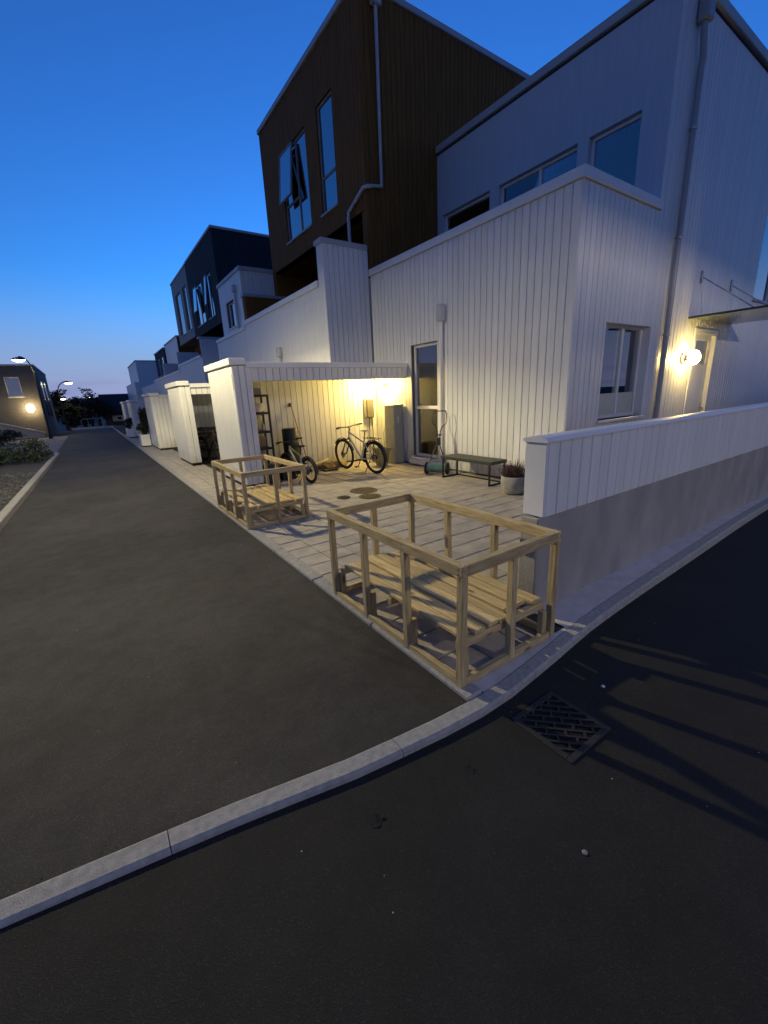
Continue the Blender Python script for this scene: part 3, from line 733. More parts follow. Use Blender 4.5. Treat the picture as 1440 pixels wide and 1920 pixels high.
# ---------- light grey house
H5 = thing('light_grey_house', 'light grey tall house joined to the far side of the navy house', 'house', (5.05, 29.0, 0))
lw = wall('lower_wall', H5, '-x', L4, 28.83, 41.0, 0, 3.5); clad(lw, '-x', L4, 28.83, 41.0, .04, 3.52, joined=True)
cap(H5, '-x', L4, 28.83, 41.0, 3.52, 3.64, -.03, .28)
ga = (31.4, 33.2, 6.1, 8.6); gb = (29.6, 30.7, 6.1, 8.6)
bf = wall('upper_wall', H5, '-x', 6.28, 29.02, 34.1, 5.6, 9.45, [ga, gb], material=GREYP); clad(bf, '-x', 6.28, 29.02, 34.1, 5.6, 9.45, [ga, gb], material=GREYP, joined=True)
MB().box(6.5, 13.9, 29.02, 34.09, 5.6, 9.4).build('upper_core', GREYP, H5)
MB().box(7.4, 7.6, 29.02, 41, 3.1, 5.59).build('recess_wall', BROWN_S, H5)
MB().box(L4 + .2, 8, 28.83, 41, 3.0, 3.1).build('terrace_floor', ROOF, H5)
MB().box(L4 - .02, 6.28, 28.86, 29.06, 3.64, 4.65).build('terrace_screen', WHITE_S, H5)
MB().box(6.24, 14, 29.01, 34.14, 9.45, 9.55, .01).build('roof_edge', FASCIA, H5)
window(H5, '-x', 6.28, *ga, rec=.05, fm=GREYP, glass=GLASS, curtain=CURT_D, sillm=FASCIA); window(H5, '-x', 6.28, *gb, rec=.05, fm=GREYP, glass=GLASS, curtain=CURT_D, sillm=FASCIA)

# ---------- further houses of the row
H6 = thing('small_white_house', 'white box with brown side wall beyond the light grey house', 'house', (6.3, 35.2, 0))
MB().box(6.3, 12, 35.25, 41.0, 3.1, 6.35).build('upper_box', WHITE, H6); MB().box(6.33, 12, 35.2, 35.245, 3.1, 6.34).build('side_cladding', BROWN_S, H6)
MB().box(6.25, 12.05, 35.15, 41.05, 6.35, 6.46, .01).build('roof_edge', FASCIA, H6)
MB().box(5.05, 6.3, 34.9, 35.1, 3.6, 4.5).build('terrace_screen', WHITE_S, H6)
H7 = thing('dark_far_house', 'dark clad house with two tall windows further down the row', 'house', (6.2, 41.2, 0))
k7 = wall('front_wall', H7, '-x', 6.2, 41.2, 47.0, 0, 6.2, [(42.2, 43.6, 4.2, 5.7), (44.4, 46, 4.2, 5.7)], material=NAVY)
MB().box(6.45, 12, 41.2, 47, 0, 6.19).build('house_body', NAVY, H7); MB().box(6.15, 12, 41.15, 47.05, 6.2, 6.3, .01).build('roof_edge', FASCIA, H7)
for q in ((42.2, 43.6, 4.2, 5.7), (44.4, 46, 4.2, 5.7)): window(H7, '-x', 6.2, *q, rec=.05, fm=GREYP, glass=GLASS, curtain=CURT_D)
lw = MB(); lw.box(5.05, 6.2, 41.05, 51.8, 0, 3.4); lw.build('lower_wall', WHITE, H7)
H8 = thing('far_white_house', 'pale blue-white flat roofed house closing the end of the row', 'house', (5.0, 52.0, 0))
MB().box(5.0, 10.5, 52.0, 61.5, 4.05, 6.1).build('upper_box', WHITE, H8)
MB().box(4.55, 10.5, 51.9, 63, -1.2, 4.05).build('lower_box', WHITE, H8)
MB().box(4.95, 10.55, 51.95, 61.55, 6.1, 6.2, .01).build('roof_edge', FASCIA, H8)
MB().box(8.6, 9.3, 51.93, 51.99, 4.4, 5.2).build('window', mat('lit_blind', (.55, .48, .34), .8, .03), H8)

# ---------- low wall by the crossing street
LW = thing('garden_wall', 'long low white boarded wall on a bare concrete base beside the crossing street', 'wall', (2.5, 1.78, 0))
MB().box(2.49, 22, 1.725, 1.875, -.1, .745, .008).build('concrete_base', CONC, LW)
cw = MB(); cw.box(2.545, 22, 1.735, 1.86, .755, 1.285); core = cw.build('board_backing', CORE, LW)
clad(core, '-y', 1.713, 2.545, 16.0, .755, 1.285, bw=.137, gap=.007)
MB().box(2.522, 2.543, 1.712, 1.882, .755, 1.286, .003).build('end_board', WHITE_S, LW)
# rounded coping
pr = []
for i in range(9):
    a = math.pi * i / 8; pr.append((math.cos(a) * .098, math.sin(a) * .022))
pr = [(.098, -.018)] + pr + [(-.098, -.018)]
mb = MB(); n = len(pr)
mb.add([(2.505, 1.797 + a, 1.305 + b) for a, b in pr] + [(22, 1.797 + a, 1.305 + b) for a, b in pr], [tuple(range(n)), tuple(reversed(range(n, 2 * n)))] + [(i, n + i, n + (i + 1) % n, (i + 1) % n) for i in range(n)])
mb.build('coping', WHITE_S, LW, True)

# ================================================================== SHEDS
def open_shed(label, x0, y0, xw, depth, pillar, zb, zt, joined=False, name='open_shed'):
    """pillar by the road, beam over the opening, back wall"""
    T = thing(name, label, 'shed', (x0, y0, 0))
    yb = y0 + depth
    pw = wall('pillar', T, '-y', y0, x0 + .02, x0 + pillar, .09, zt - .13, thick=.10)
    clad(pw, '-y', y0, x0 + .004, x0 + pillar, .085, zt - .13, bw=.118, joined=joined)
    rs = wall('road_side', T, '-x', x0, y0 + .02, yb + .45, .09, zt - .13, thick=.10); clad(rs, '-x', x0, y0 + .012, yb + .45, .085, zt - .13, bw=.125, joined=True)
    MB().box(x0 + .13, x0 + pillar, y0 + .13, y0 + .16, .09, zt - .14).build('pillar_lining', WHITE_S, T)
    MB().box(x0 - .045, x0 + .25, y0 - .04, yb + .52, zt - .12, zt, .01).build('pillar_cap', WHITE_S, T)
    bm = wall('beam', T, '-y', y0 + .015, x0 + pillar, xw, zb, zt - .14, thick=.10); clad(bm, '-y', y0 + .015, x0 + pillar, xw, zb, zt - .14, bw=.139, joined=joined)
    MB().box(x0 + .252, xw, y0 - .02, y0 + .12, zt - .17, zt - .065, .008).build('beam_cap', WHITE_S, T)
    MB().box(x0 + .252, xw, y0 + .121, yb, zt - .16, zt - .10).build('roof', ROOF, T)
    MB().box(x0 + .12, xw, y0 + .14, yb, zb + .06, zb + .10).build('ceiling', mat('shed_ceiling', (.6, .57, .5), .8, .05), T)
    kb_ = wall('back_wall', T, '-y', yb, x0 + .12, xw, .03, zb + .06, thick=.06); clad(kb_, '-y', yb, x0 + .12, xw, .05, zb + .05, bw=.139, joined=joined)
    MB().box(x0 + .04, x0 + pillar - .03, y0 + .04, yb + .4, 0, .085).build('gap_shade', mat('dark_under', (.04, .038, .035), .9, .1), T)  # dark block paints the shade in the open gap under the shed
    return T
SH1 = open_shed('open white shed with lit yellow interior holding bikes and a shelf rack', 2.255, 8.0, 6.235, 1.36, .345, 2.0, 2.40)
MB().box(2.246, 2.254, 8.03, 8.11, 1.86, 2.12, .002).build('number_plate', mat('plate_cream', (.85, .82, .7), .4, .02), SH1)
SH2 = open_shed('open white shed with a dark bicycle inside', 2.055, 12.25, 5.0, 1.5, .27, 1.88, 2.22, joined=True)
def closed_shed(label, x0, x1, y0, y1, zt):
    T = thing('closed_shed', label, 'shed', (x0, y0, 0))
    a = wall('near_wall', T, '-y', y0, x0 + .02, x1, .08, zt - .12, thick=.08); clad(a, '-y', y0, x0 + .004, x1, .08, zt - .12, joined=True)
    b = wall('road_side', T, '-x', x0, y0 + .02, y1, .08, zt - .12, thick=.08); clad(b, '-x', x0, y0 + .012, y1, .08, zt - .12, joined=True)
    MB().box(x0 - .04, x0 + .3, y0 - .04, y1 + .04, zt - .11, zt, .01).build('road_cap', WHITE_S, T)
    MB().box(x0 + .302, x1, y0 - .02, y0 + .12, zt - .19, zt - .07, .01).build('roof_cap', WHITE_S, T)
    MB().box(x0 + .302, x1, y0 + .121, y1, zt - .18, zt - .10).build('roof', ROOF, T)
    MB().box(x0 + .05, x1, y0 + .05, y1, 0, .078).build('gap_shade', MATS['dark_under'], T)  # shade of the gap below, painted as a dark block
    return T
closed_shed('closed cream-lit white shed beside the white planter box', 1.94, 5.0, 17.65, 19.75, 2.08)
closed_shed('closed white shed covered by climbing greenery on its near side', 1.9, 5.0, 25.9, 28.2, 1.97)
closed_shed('small bluish white shed at the far end of the shed row', 1.9, 5.0, 31.2, 33.5, 1.95)

# ================================================================== LAMPS
def street_lamp(label, base, head, zc, power=None, group=None, lc=(1.0, .85, .48), prof=((0, 0), (.20, .12), (.30, .24), (.42, .92), (.46, .88), (.53, .68), (.60, .66), (.75, .34), (1, .26)), r=.045, glow=None, hr=.26):
    """bent pole with a shallow disc lantern; zc = height of lantern"""
    T = thing('street_lamp', label, 'street lamp', base, group)
    bx, by, bz = base; hx, hy = head
    pts = [(bx, by, bz), (bx, by, bz + (zc - bz) * .82)]
    d = Vector((hx - bx, hy - by, 0)); L = d.length; d.normalize()
    top = zc + .16
    for i in range(1, 9):
        a = math.pi / 2 * i / 8
        pts.append((bx + d.x * L * (1 - math.cos(a)) * .9, by + d.y * L * (1 - math.cos(a)) * .9, bz + (zc - bz) * .82 + (top - bz - (zc - bz) * .82) * math.sin(a)))
    pts.append((hx, hy, zc + .12))
    MB().tube(pts, [r * 1.3, r] + [r * .75] * 9, 10).build('pole', BLACKM, T, True)
    MB().lathe([(r * 2.2, 0), (r * 2.2, .04), (r * 1.4, .3)], 12, base).build('base_collar', BLACKM, T, True)
    MB().lathe([(hr * .97, -.02), (hr, 0), (hr * .95, .05), (hr * .5, .11), (.05, .14)], 20, (hx, hy, zc)).build('lantern', BLACKM, T, True)
    MB().lathe([(hr * .02, -.12), (hr * .4, -.11), (hr * .75, -.07), (hr * .93, -.018)], 20, (hx, hy, zc)).build('diffuser', glow, T, True)
    if power:
        ld = bpy.data.lights.new('street_lamp_light', 'SPOT'); ld.energy = power; ld.color = lc
        ld.spot_size = R(178); ld.spot_blend = .05; ld.shadow_soft_size = .09
        # batwing light distribution of a road lantern: weaker straight down than outwards
        ld.use_nodes = True; ln = ld.node_tree.nodes; lk = ld.node_tree.links; em = ln['Emission']
        tc = ln.new('ShaderNodeTexCoord'); sp_ = ln.new('ShaderNodeSeparateXYZ'); ab = ln.new('ShaderNodeMath'); ab.operation = 'ABSOLUTE'
        mr = ln.new('ShaderNodeValToRGB'); el = mr.color_ramp.elements
        while len(el) < len(prof): el.new(.5)
        for e_, (c_, v_) in zip(el, prof): e_.position = c_; e_.color = (v_, v_, v_, 1)
        lk.new(tc.outputs['Normal'], sp_.inputs[0]); lk.new(sp_.outputs['Z'], ab.inputs[0]); lk.new(ab.outputs[0], mr.inputs[0]); lk.new(mr.outputs[0], em.inputs['Strength'])
        lo = link('lamp_light', ld, T, Matrix.Translation((hx, hy, zc - .24)))
    return T
GLOW_W = emit('street_glow', (1.0, .86, .60), 22)
GLOW_F = emit('far_glow', (1.0, .82, .52), 22)
street_lamp('near black street lamp whose lantern hangs over the road', (-2.45, 9.9, .05), (-.85, 9.5), 4.98, 2800, glow=GLOW_W)
street_lamp('tall street lamp beside the crossing street', (5.3, -10.4, -.1), (5.0, -9.2), 6.5, 1700, glow=GLOW_W, lc=(1.0, .84, .70), prof=((0, 0), (.15, .04), (.205, 1), (.28, .34), (.46, .55), (1, .6)))
street_lamp('street lamp bent over the side path beside the grey building', (-2.10, 32.0, -.02), (-2.62, 31.8), 4.42, 260, r=.05, glow=GLOW_W, hr=.32)
street_lamp('street lamp with arm bent to the right above the dark trees', (-1.95, 51.5, -.4), (-1.0, 51.5), 4.05, 260, r=.06, glow=GLOW_W, hr=.36)
for q, (fx, fy, fz) in enumerate([(-1.95, 58, 2.75), (-2.45, 70, 2.45), (-2.9, 78, 1.35), (.5, 74, 1.3), (.55, 82, 3.3)]):
    lab = ['distant street lamp just below the bent-arm lamp', 'distant street lamp in the middle of the dark trees', 'distant low lamp near the foot of the dark trees',
           'small yellowish lamp beside the dark roofed house', 'tiny white lamp above the treetops by the dark roofed house'][q]
    street_lamp(lab, (fx + .25, fy, far_z(fx, fy)), (fx, fy), fz, None, r=.05, glow=GLOW_F, hr=.28 if q != 4 else .18)

def wall_lamp(label, n, p, a, z, glow, size=.1, name='wall_lamp', arm=0.0):
    """round base plate on the wall with an opal globe held in front of it"""
    T = thing(name, label, 'wall lamp', {'-x': (p, a, z), '-y': (a, p, z)}[n])
    M_ = Matrix.Translation({'-x': (p - .02, a, z), '-y': (a, p - .02, z)}[n]) @ (Matrix.Rotation(R(-90), 4, 'Y') if n == '-x' else Matrix.Rotation(R(90), 4, 'X'))
    MB().lathe([(size * 1.0, -.02), (size * 1.0, .012), (size * .45, .03), (size * .4, .09 + arm)], 20, (0, 0, 0), M_).build('base_plate', WHITE_S, T, True)
    c = .085 + size * .9 + arm
    D_ = M_ @ (Matrix.Diagonal((1.25, 1, 1, 1)) if n == '-x' else Matrix.Diagonal((1, 1.25, 1, 1)))
    pr_ = [(size * math.sin(math.pi * i / 12) + .0005, c - size * math.cos(math.pi * i / 12)) for i in range(13)]
    MB().lathe(pr_[3:], 22, (0, 0, 0), D_).build('globe', glow, T, True)
    MB().lathe([(size * .4, c - size * .98), (size * .66, c - size * .82), (size * .76, c - size * .72), (size * .77, c - size * .66)], 22, (0, 0, 0), D_).build('globe_holder', WHITE_S, T, True)
    return T
GLOW_Y = emit('shed_glow', (1.0, .71, .20), 520)
GLOW_D = emit('door_glow', (1.0, .72, .24), 115)
wall_lamp('lit oval wall lamp in the open shed above the wall charger', '-x', FX, 8.80, 1.875, GLOW_Y, .08, arm=.10)
wall_lamp('lit oval wall lamp on the white house wall beside the front door', '-y', SY, 10.20, 2.10, GLOW_D, .11)

# ================================================================== TIMBER FRAMES WITH SLATTED DECKS
def bar(name, p0, p1, w, h, material, parent, roll=0.0, ch=.004):
    p0 = Vector(p0); p1 = Vector(p1); d = p1 - p0; L = d.length; x = d.normalized()
    up = Vector((0, 0, 1)) if abs(x.z) < .9 else Vector((0, 1, 0))
    y = up.cross(x).normalized(); z = x.cross(y)
    m_ = Matrix(((x.x, y.x, z.x, p0.x), (x.y, y.y, z.y, p0.y), (x.z, y.z, z.z, p0.z), (0, 0, 0, 1))) @ Matrix.Rotation(roll, 4, 'X')
    me = MB().box(0, L, -w / 2, w / 2, -h / 2, h / 2, ch).mesh(name, material)
    return link(name, me, parent, m_)
def planter(label, dlabel, x0, x1, y0, y1, zt=.765, jx=0.0):
    T = thing('timber_frame', label, 'planter frame', (x0, y0, 0))
    b = .046; rh = .068
    Lx, Ly = x1 - x0, y1 - y0
    ys_ = [y0 + b / 2 + (Ly - b) * i / 3 for i in range(4)]
    for xx in (x0 + b / 2, x1 - b / 2):
        for yy in ys_:
            j = random.uniform(-.006, .006)
            bar('post', (xx, yy + j, .012), (xx, yy - j, zt - rh + .004), b, b, PINE, T)
    for yy in (y0 + b / 2, y1 - b / 2):
        bar('post', ((x0 + x1) / 2 + random.uniform(-.02, .02), yy, .012), ((x0 + x1) / 2, yy, zt - rh + .004), b, b, PINE, T)
    zr = zt - rh / 2
    for xx in (x0 + b / 2, x1 - b / 2):
        bar('top_rail', (xx, y0 - .002, zr), (xx, y1 + .002, zr), b + .004, rh, PINE, T)
        bar('bottom_rail', (xx, y0 + b, .03), (xx, y1 - b, .026), b * .8, .048, PINE, T, .06)
    for yy in (y0 + b / 2, y1 - b / 2):
        bar('top_rail', (x0 + b + .002, yy, zr), (x1 - b - .002, yy, zr), b + .004, rh, PINE, T)
        bar('bottom_rail', (x0 + b, yy, .03), (x1 - b, yy, .03), b * .8, .048, PINE, T, -.05)
    # short corner blocks that carry the deck
    for xx in (x0 + b * 1.5 + .002, x1 - b * 1.5 - .002):
        for yy in (y0 + b * .5 + .03, ys_[1], ys_[2], y1 - b * .5 - .03):
            bar('deck_block', (xx, yy, .008), (xx, yy, .205), b, b, PINE, T)
    sc_ = MB()
    for xx in (x0 + b / 2, x1 - b / 2):
        for yy in ys_: sc_.lathe([(.005, 0), (.005, .0015), (.002, .0018)], 8, (xx + .008, yy - .006, zt)); sc_.lathe([(.005, 0), (.005, .0015), (.002, .0018)], 8, (xx - .009, yy + .008, zt))
    for sx_, xx in ((-1, x0), (1, x1)):
        for yy in ys_:
            for zz_ in (zt - .02, zt - .05): sc_.lathe([(.005, 0), (.005, .0015), (.002, .0018)], 8, (0, 0, 0), Matrix.Translation((xx + sx_ * .002, yy + .006, zz_)) @ Matrix.Rotation(R(90 * sx_), 4, 'Y'))
    sc_.build('screw_heads', STEEL, T)
    # slatted deck
    D = thing('slatted_deck', dlabel, 'pallet', (x0 + .1, y0 + .1, .2))
    for yy in (y0 + .085, (y0 + y1) / 2, y1 - .085):
        bar('bearer', (x0 + .055, yy, .232), (x1 - .055, yy, .232), .045, .05, PINE, D)
    n = 7; wdt = (x1 - x0 - .13) / n
    for i in range(n):
        xx = x0 + .065 + wdt * (i + .5)
        s0 = random.uniform(-.04, .05); s1 = random.uniform(-.06, .03); tl = random.uniform(-.05, .05)
        bar('deck_board', (xx + random.uniform(-.010, .010), y0 + .075 + s0, .276 + random.uniform(-.004, .008)),
            (xx + random.uniform(-.010, .010), y1 - .075 + s1, .274 + random.uniform(-.002, .004)), wdt - .018, .027, PINE_D, D, tl, .004)
    return T
planter('raw timber planter frame standing at the street corner by the garden wall', 'slatted timber deck inside the frame at the street corner', 1.452, 2.335, 1.44, 2.985)
planter('raw timber planter frame standing in front of the open lit shed', 'slatted timber deck inside the frame in front of the lit shed', 1.452, 2.335, 5.36, 6.96)

# ================================================================== BICYCLES
def bicycle(label, loc, ang, Rw=.355, wb=1.10, frame=(.7, .7, .68), frame2=None, group=None, rack=True, fenders=True, sc=1.0, steer=0.0, lean=0.0, saddle_c=None, name='bicycle'):
    T = link(name, None); tag(T, label, 'bicycle', group)
    fm = mat('bike_paint_%d%d%d' % tuple(int(c * 99) for c in frame), frame, .3, .03)
    fm2 = mat('bike_paint_%d%d%d' % tuple(int(c * 99) for c in frame2), frame2, .3, .03) if frame2 else fm
    k = sc
    bb_ = (.44 * wb / 1.1, 0, .29 * k); st = (.30 * wb / 1.1, 0, .70 * k); ht = (wb - .30 * k, 0, .90 * k); hb_ = (wb - .255 * k, 0, .76 * k); ra = (0, 0, Rw); fa = (wb, 0, Rw)
    mb = MB()
    mb.tube([(st[0] + .005, 0, st[2] - .03), (ht[0] + .008, 0, ht[2] - .03)], .021 * k, 10); mb.build('frame', fm, T, True)
    mb = MB()
    mb.tube([bb_, (hb_[0] - .01, 0, hb_[2] + .02)], .027 * k, 10); mb.tube([bb_, (st[0] - .005, 0, st[2] + .03)], .018 * k, 10); mb.tube([hb_, ht], .024 * k, 10)
    for s in (-1, 1):
        mb.tube([bb_, (.1, s * .055, (bb_[2] + Rw) / 2), (0, s * .062, Rw)], .011 * k, 8); mb.tube([(st[0], 0, st[2] - .06), (.16, s * .05, .55 * k), (0, s * .062, Rw)], .009 * k, 8)
    mb.build('frame_rear', fm2, T, True)
    mb = MB(); mb.tube([hb_, (hb_[0] + .02, 0, hb_[2] - .05)], .02 * k, 8)
    for s in (-1, 1): mb.tube([(hb_[0] + .015, 0, hb_[2] - .03), (hb_[0] + .03, s * .065, hb_[2] - .05), (fa[0], s * .065, Rw)], .016 * k, 8)
    mb.build('fork', BLACKM, T, True)
    mb = MB(); mb.tube([ht, (ht[0] - .02, 0, ht[2] + .06), (ht[0] + .04, 0, ht[2] + .09)], .015 * k, 8)
    hw = .36 * (k * .8 + .2)
    hx, hz = ht[0] + .04, ht[2] + .09
    mb.tube([(hx - .07, -hw, hz + .025), (hx - .02, -hw * .55, hz + .02), (hx, -.06, hz), (hx, .06, hz), (hx - .02, hw * .55, hz + .02), (hx - .07, hw, hz + .025)], .0125 * k, 8)
    mb.build('handlebar', BLACKM, T, True)
    for s in (-1, 1):
        MB().tube([(hx - .07, s * hw, hz + .025), (hx - .045, s * (hw - .12), hz + .023)], .017, 8).build('grip', RUBBER, T, True)
        MB().tube([(hx - .02, s * hw * .58, hz + .01), (hx + .03, s * hw * .7, hz - .01), (hx + .02, s * hw * .95, hz - .03)], .006, 6).build('brake_lever', BLACKM, T, True)
    mb = MB(); mb.tube([(st[0], 0, st[2]), (st[0] - .05 * k, 0, .90 * k)], .014, 8); mb.build('seat_post', BLACKM, T, True)
    mb = MB(); sx_, sz_ = st[0] - .06 * k, .915 * k
    prof = [(-.13, .07, .03), (-.08, .075, .035), (0, .05, .028), (.08, .024, .02), (.14, .016, .012)]
    V = []; F = []
    for (dx, hwid, hh) in prof: V += [(sx_ + dx * k, -hwid * k, sz_), (sx_ + dx * k, -hwid * .6 * k, sz_ + hh), (sx_ + dx * k, hwid * .6 * k, sz_ + hh), (sx_ + dx * k, hwid * k, sz_)]
    for i in range(len(prof) - 1):
        for j in range(3): F.append((i * 4 + j, (i + 1) * 4 + j, (i + 1) * 4 + j + 1, i * 4 + j + 1))
        F.append((i * 4 + 3, (i + 1) * 4 + 3, (i + 1) * 4, i * 4))
    F += [(0, 1, 2, 3), tuple(reversed([(len(prof) - 1) * 4 + j for j in range(4)]))]
    mb.add(V, F); mb.build('saddle', saddle_c or PLAST, T, True)
    for cx in (0, wb):
        tw = .027 if k > .9 else .024
        mb = MB(); mb.tube([(cx + math.cos(a) * (Rw - tw), 0, Rw + math.sin(a) * (Rw - tw)) for a in [2 * math.pi * i / 40 for i in range(40)]], tw, 8, closed=True)
        wh = mb.build('wheel', RUBBER, T, True)
        mb = MB(); mb.tube([(cx + math.cos(a) * (Rw - .055), 0, Rw + math.sin(a) * (Rw - .055)) for a in [2 * math.pi * i / 40 for i in range(40)]], .011, 6, closed=True)
        mb.tube([(cx, -.05, Rw), (cx, .05, Rw)], .018, 8); mb.build('rim', BLACKM, wh, True)
        mb = MB()
        for i in range(24):
            a = 2 * math.pi * i / 24 + (.12 if i % 2 else -.12); a2 = 2 * math.pi * i / 24; s = .03 if i % 2 else -.03
            mb.tube([(cx + math.cos(a + (.9 if i % 4 < 2 else -.9)) * .018, s, Rw + math.sin(a + (.9 if i % 4 < 2 else -.9)) * .018), (cx + math.cos(a2) * (Rw - .06), 0, Rw + math.sin(a2) * (Rw - .06))], .0013, 4, cap=False)
        mb.build('spokes', STEEL, wh)
        mb = MB(); mb.lathe([(.08, -.001), (.08, .001)], 20, (0, 0, 0), Matrix.Translation((cx, .045, Rw)) @ Matrix.Rotation(R(90), 4, 'X')); mb.build('brake_disc', STEEL, wh)
    # drive
    mb = MB(); mb.lathe([(.085 * k, -.003), (.085 * k, .003)], 24, (0, 0, 0), Matrix.Translation((bb_[0], -.05, bb_[2])) @ Matrix.Rotation(R(90), 4, 'X'))
    mb.lathe([(.055 * k, -.02), (.03 * k, .02)], 16, (0, 0, 0), Matrix.Translation((0, -.045, Rw)) @ Matrix.Rotation(R(90), 4, 'X')); mb.build('chainring', BLACKM, T, True)
    mb = MB(); mb.tube([(bb_[0], -.05, bb_[2] + .085 * k), (0, -.05, Rw + .05 * k)], .005, 5); mb.tube([(bb_[0], -.05, bb_[2] - .085 * k), (.03, -.05, Rw - .11 * k), (.0, -.05, Rw - .05 * k)], .005, 5); mb.build('chain', BLACKM, T)
    for s, dx, dz in ((1, .06 * k, -.155 * k), (-1, -.06 * k, .155 * k)):
        mb = MB(); mb.tube([(bb_[0], s * .05, bb_[2]), (bb_[0] + dx, s * .085, bb_[2] + dz)], .010, 6); cr = mb.build('crank', BLACKM, T, True)
        MB().box(bb_[0] + dx - .045, bb_[0] + dx + .045, s * .09, s * .17, bb_[2] + dz - .013, bb_[2] + dz + .013, .006).build('pedal', PLAST, cr)
    if fenders:
        for cx, a0, a1 in ((0, 35, 190), (wb, 35, 165)):
            mb = MB(); N = 18; V = []; F = []
            for i in range(N + 1):
                a = R(a0 + (a1 - a0) * i / N); rr = Rw + .03
                for s in (-.034, -.02, .02, .034): V.append((cx + math.cos(a) * (rr - (.012 if abs(s) > .03 else 0)), s, Rw + math.sin(a) * (rr - (.012 if abs(s) > .03 else 0))))
            for i in range(N):
                for j in range(3): F.append((i * 4 + j, (i + 1) * 4 + j, (i + 1) * 4 + j + 1, i * 4 + j + 1))
            mb.add(V, F); mb.build('mudguard', PLAST, T, True)
    if rack:
        mb = MB(); zr = Rw * 2 + .06
        for s in (-.055, .055): mb.tube([(.26, s, zr + .01), (-.22, s, zr)], .007, 6); mb.tube([(-.02, s * 1.3, Rw), (-.12, s, zr)], .006, 6); mb.tube([(.0, s * 1.3, Rw), (.1, s, zr)], .006, 6)
        for dx in (-.2, -.05, .1, .24): mb.tube([(dx, -.055, zr), (dx, .055, zr)], .006, 6)
        mb.build('rack', BLACKM, T, True)
    mb = MB(); mb.tube([(.05, .07, Rw), (.16, .20, .012)], .008, 6); mb.build('kickstand', BLACKM, T, True)
    T.matrix_basis = Matrix.Translation(loc) @ Matrix.Rotation(R(ang), 4, 'Z') @ Matrix.Rotation(R(lean), 4, 'X'); WM[T] = T.matrix_basis
    return T
bicycle('white mountain bike with mudguards and rack parked under the shed lamp', (4.92, 7.5, 0), 97, frame=(.72, .70, .62), lean=-4, saddle_c=mat('saddle_light', (.55, .52, .45), .5, .05))
bicycle("child's black bike with lime green and white frame beside the black barrel", (3.43, 7.63, 0), 97, Rw=.262, wb=.86, frame=(.42, .62, .12), frame2=(.62, .66, .60), sc=.80, rack=False, lean=-5)
bicycle('dark bicycle standing inside the second open shed', (2.62, 13.25, 0), -75, Rw=.34, wb=1.05, frame=(.05, .03, .025), rack=False, lean=3)

# ================================================================== SHED CONTENTS
# shelf rack
SR = thing('shelf_rack', 'black shelf rack standing inside the lit shed behind its pillar', 'shelf', (2.72, 8.88, 0))
for xx in (2.68, 3.16):
    for yy in (8.86, 9.26): MB().box(xx - .02, xx + .02, yy - .02, yy + .02, 0, 1.76, .003).build('post', BLACKM, SR)
for zz in (.22, .62, .97, 1.36, 1.72):
    MB().box(2.70, 3.14, 8.84, 9.28, zz, zz + .045, .004).build('shelf', BLACKM, SR)
tag(MB().box(2.84, 3.08, 8.95, 9.2, 1.768, 1.90, .01).build('storage_box', mat('silver_box', (.38, .38, .36), .4, .05)), 'silver box on the top shelf of the black rack', 'box')
tag(MB().box(2.72, 2.82, 8.95, 9.15, 1.768, 1.93, .02).build('storage_box', PLAST), 'small black box on the top shelf of the black rack', 'box')
mb = MB()
for i in range(7):
    a = i / 6; mb.lathe([(.02, 0), (.16 * (1 - a * .1), .01), (.15 - .02 * a, .05 + .01 * i)], 14, (2.93 + .012 * i, 9.05, 1.408 + .012 * i))
tag(mb.build('white_sack', mat('sack_white', (.62, .60, .55), .8, .06), None, True), 'slumped white sack on the second shelf of the rack', 'sack')
tag(MB().lathe([(.075, 0), (.085, .02), (.085, .15), (.06, .18), (.06, .21)], 16, (2.86, 9.0, 1.018)).build('storage_jar', mat('jar_dark', (.09, .085, .07), .25, .1), None, True), 'dark lidded jar on the third shelf of the rack', 'jar')
tag(MB().lathe([(.03, 0), (.035, .02), (.035, .12), (.012, .15), (.012, .18)], 14, (3.05, 9.02, 1.018)).build('bottle', mat('bottle_clear', (.4, .4, .36), .2, .05), None, True), 'small pale bottle beside the dark jar on the rack', 'bottle')
tag(MB().box(2.76, 3.06, 8.95, 9.2, .668, .90, .02).build('storage_box', mat('cardboard', (.34, .26, .18), .8, .1)), 'cardboard box on the lower shelf of the rack', 'box')
tag(MB().lathe([(.10, 0), (.13, .02), (.15, .20), (.155, .21)], 18, (2.92, 9.05, .268)).build('bucket', mat('bucket_white', (.6, .58, .52), .5, .05), None, True), 'white bucket on the lowest shelf of the rack', 'bucket')
# black barrel
mb = MB(); mb.lathe([(.17, .0), (.178, .02), (.178, .3), (.184, .32), (.178, .34), (.178, .66), (.184, .68), (.178, .70), (.178, 1.0), (.165, 1.02), (.0, 1.025)], 28, (3.63, 8.98, 0))
tag(mb.build('barrel', PLAST, None, True), 'tall black barrel standing against the lit shed back wall', 'barrel')
# blue bin, black crate
mb = MB(); mb.lathe([(.11, 0), (.13, .02), (.155, .36), (.165, .37), (.165, .39), (.15, .39)], 20, (2.86, 8.22, 0))
tag(mb.build('waste_bin', mat('bin_blue', (.035, .045, .075), .5, .1), None, True), 'dark blue bin standing by the shed pillar', 'bin')
mb = MB(); mb.box(3.08, 3.40, 8.28, 8.58, 0.01, .30, .02); mb.box(3.10, 3.38, 8.26, 8.60, .24, .28, .01)
tag(mb.build('crate', PLAST), 'black plastic crate between the blue bin and the barrel', 'crate')
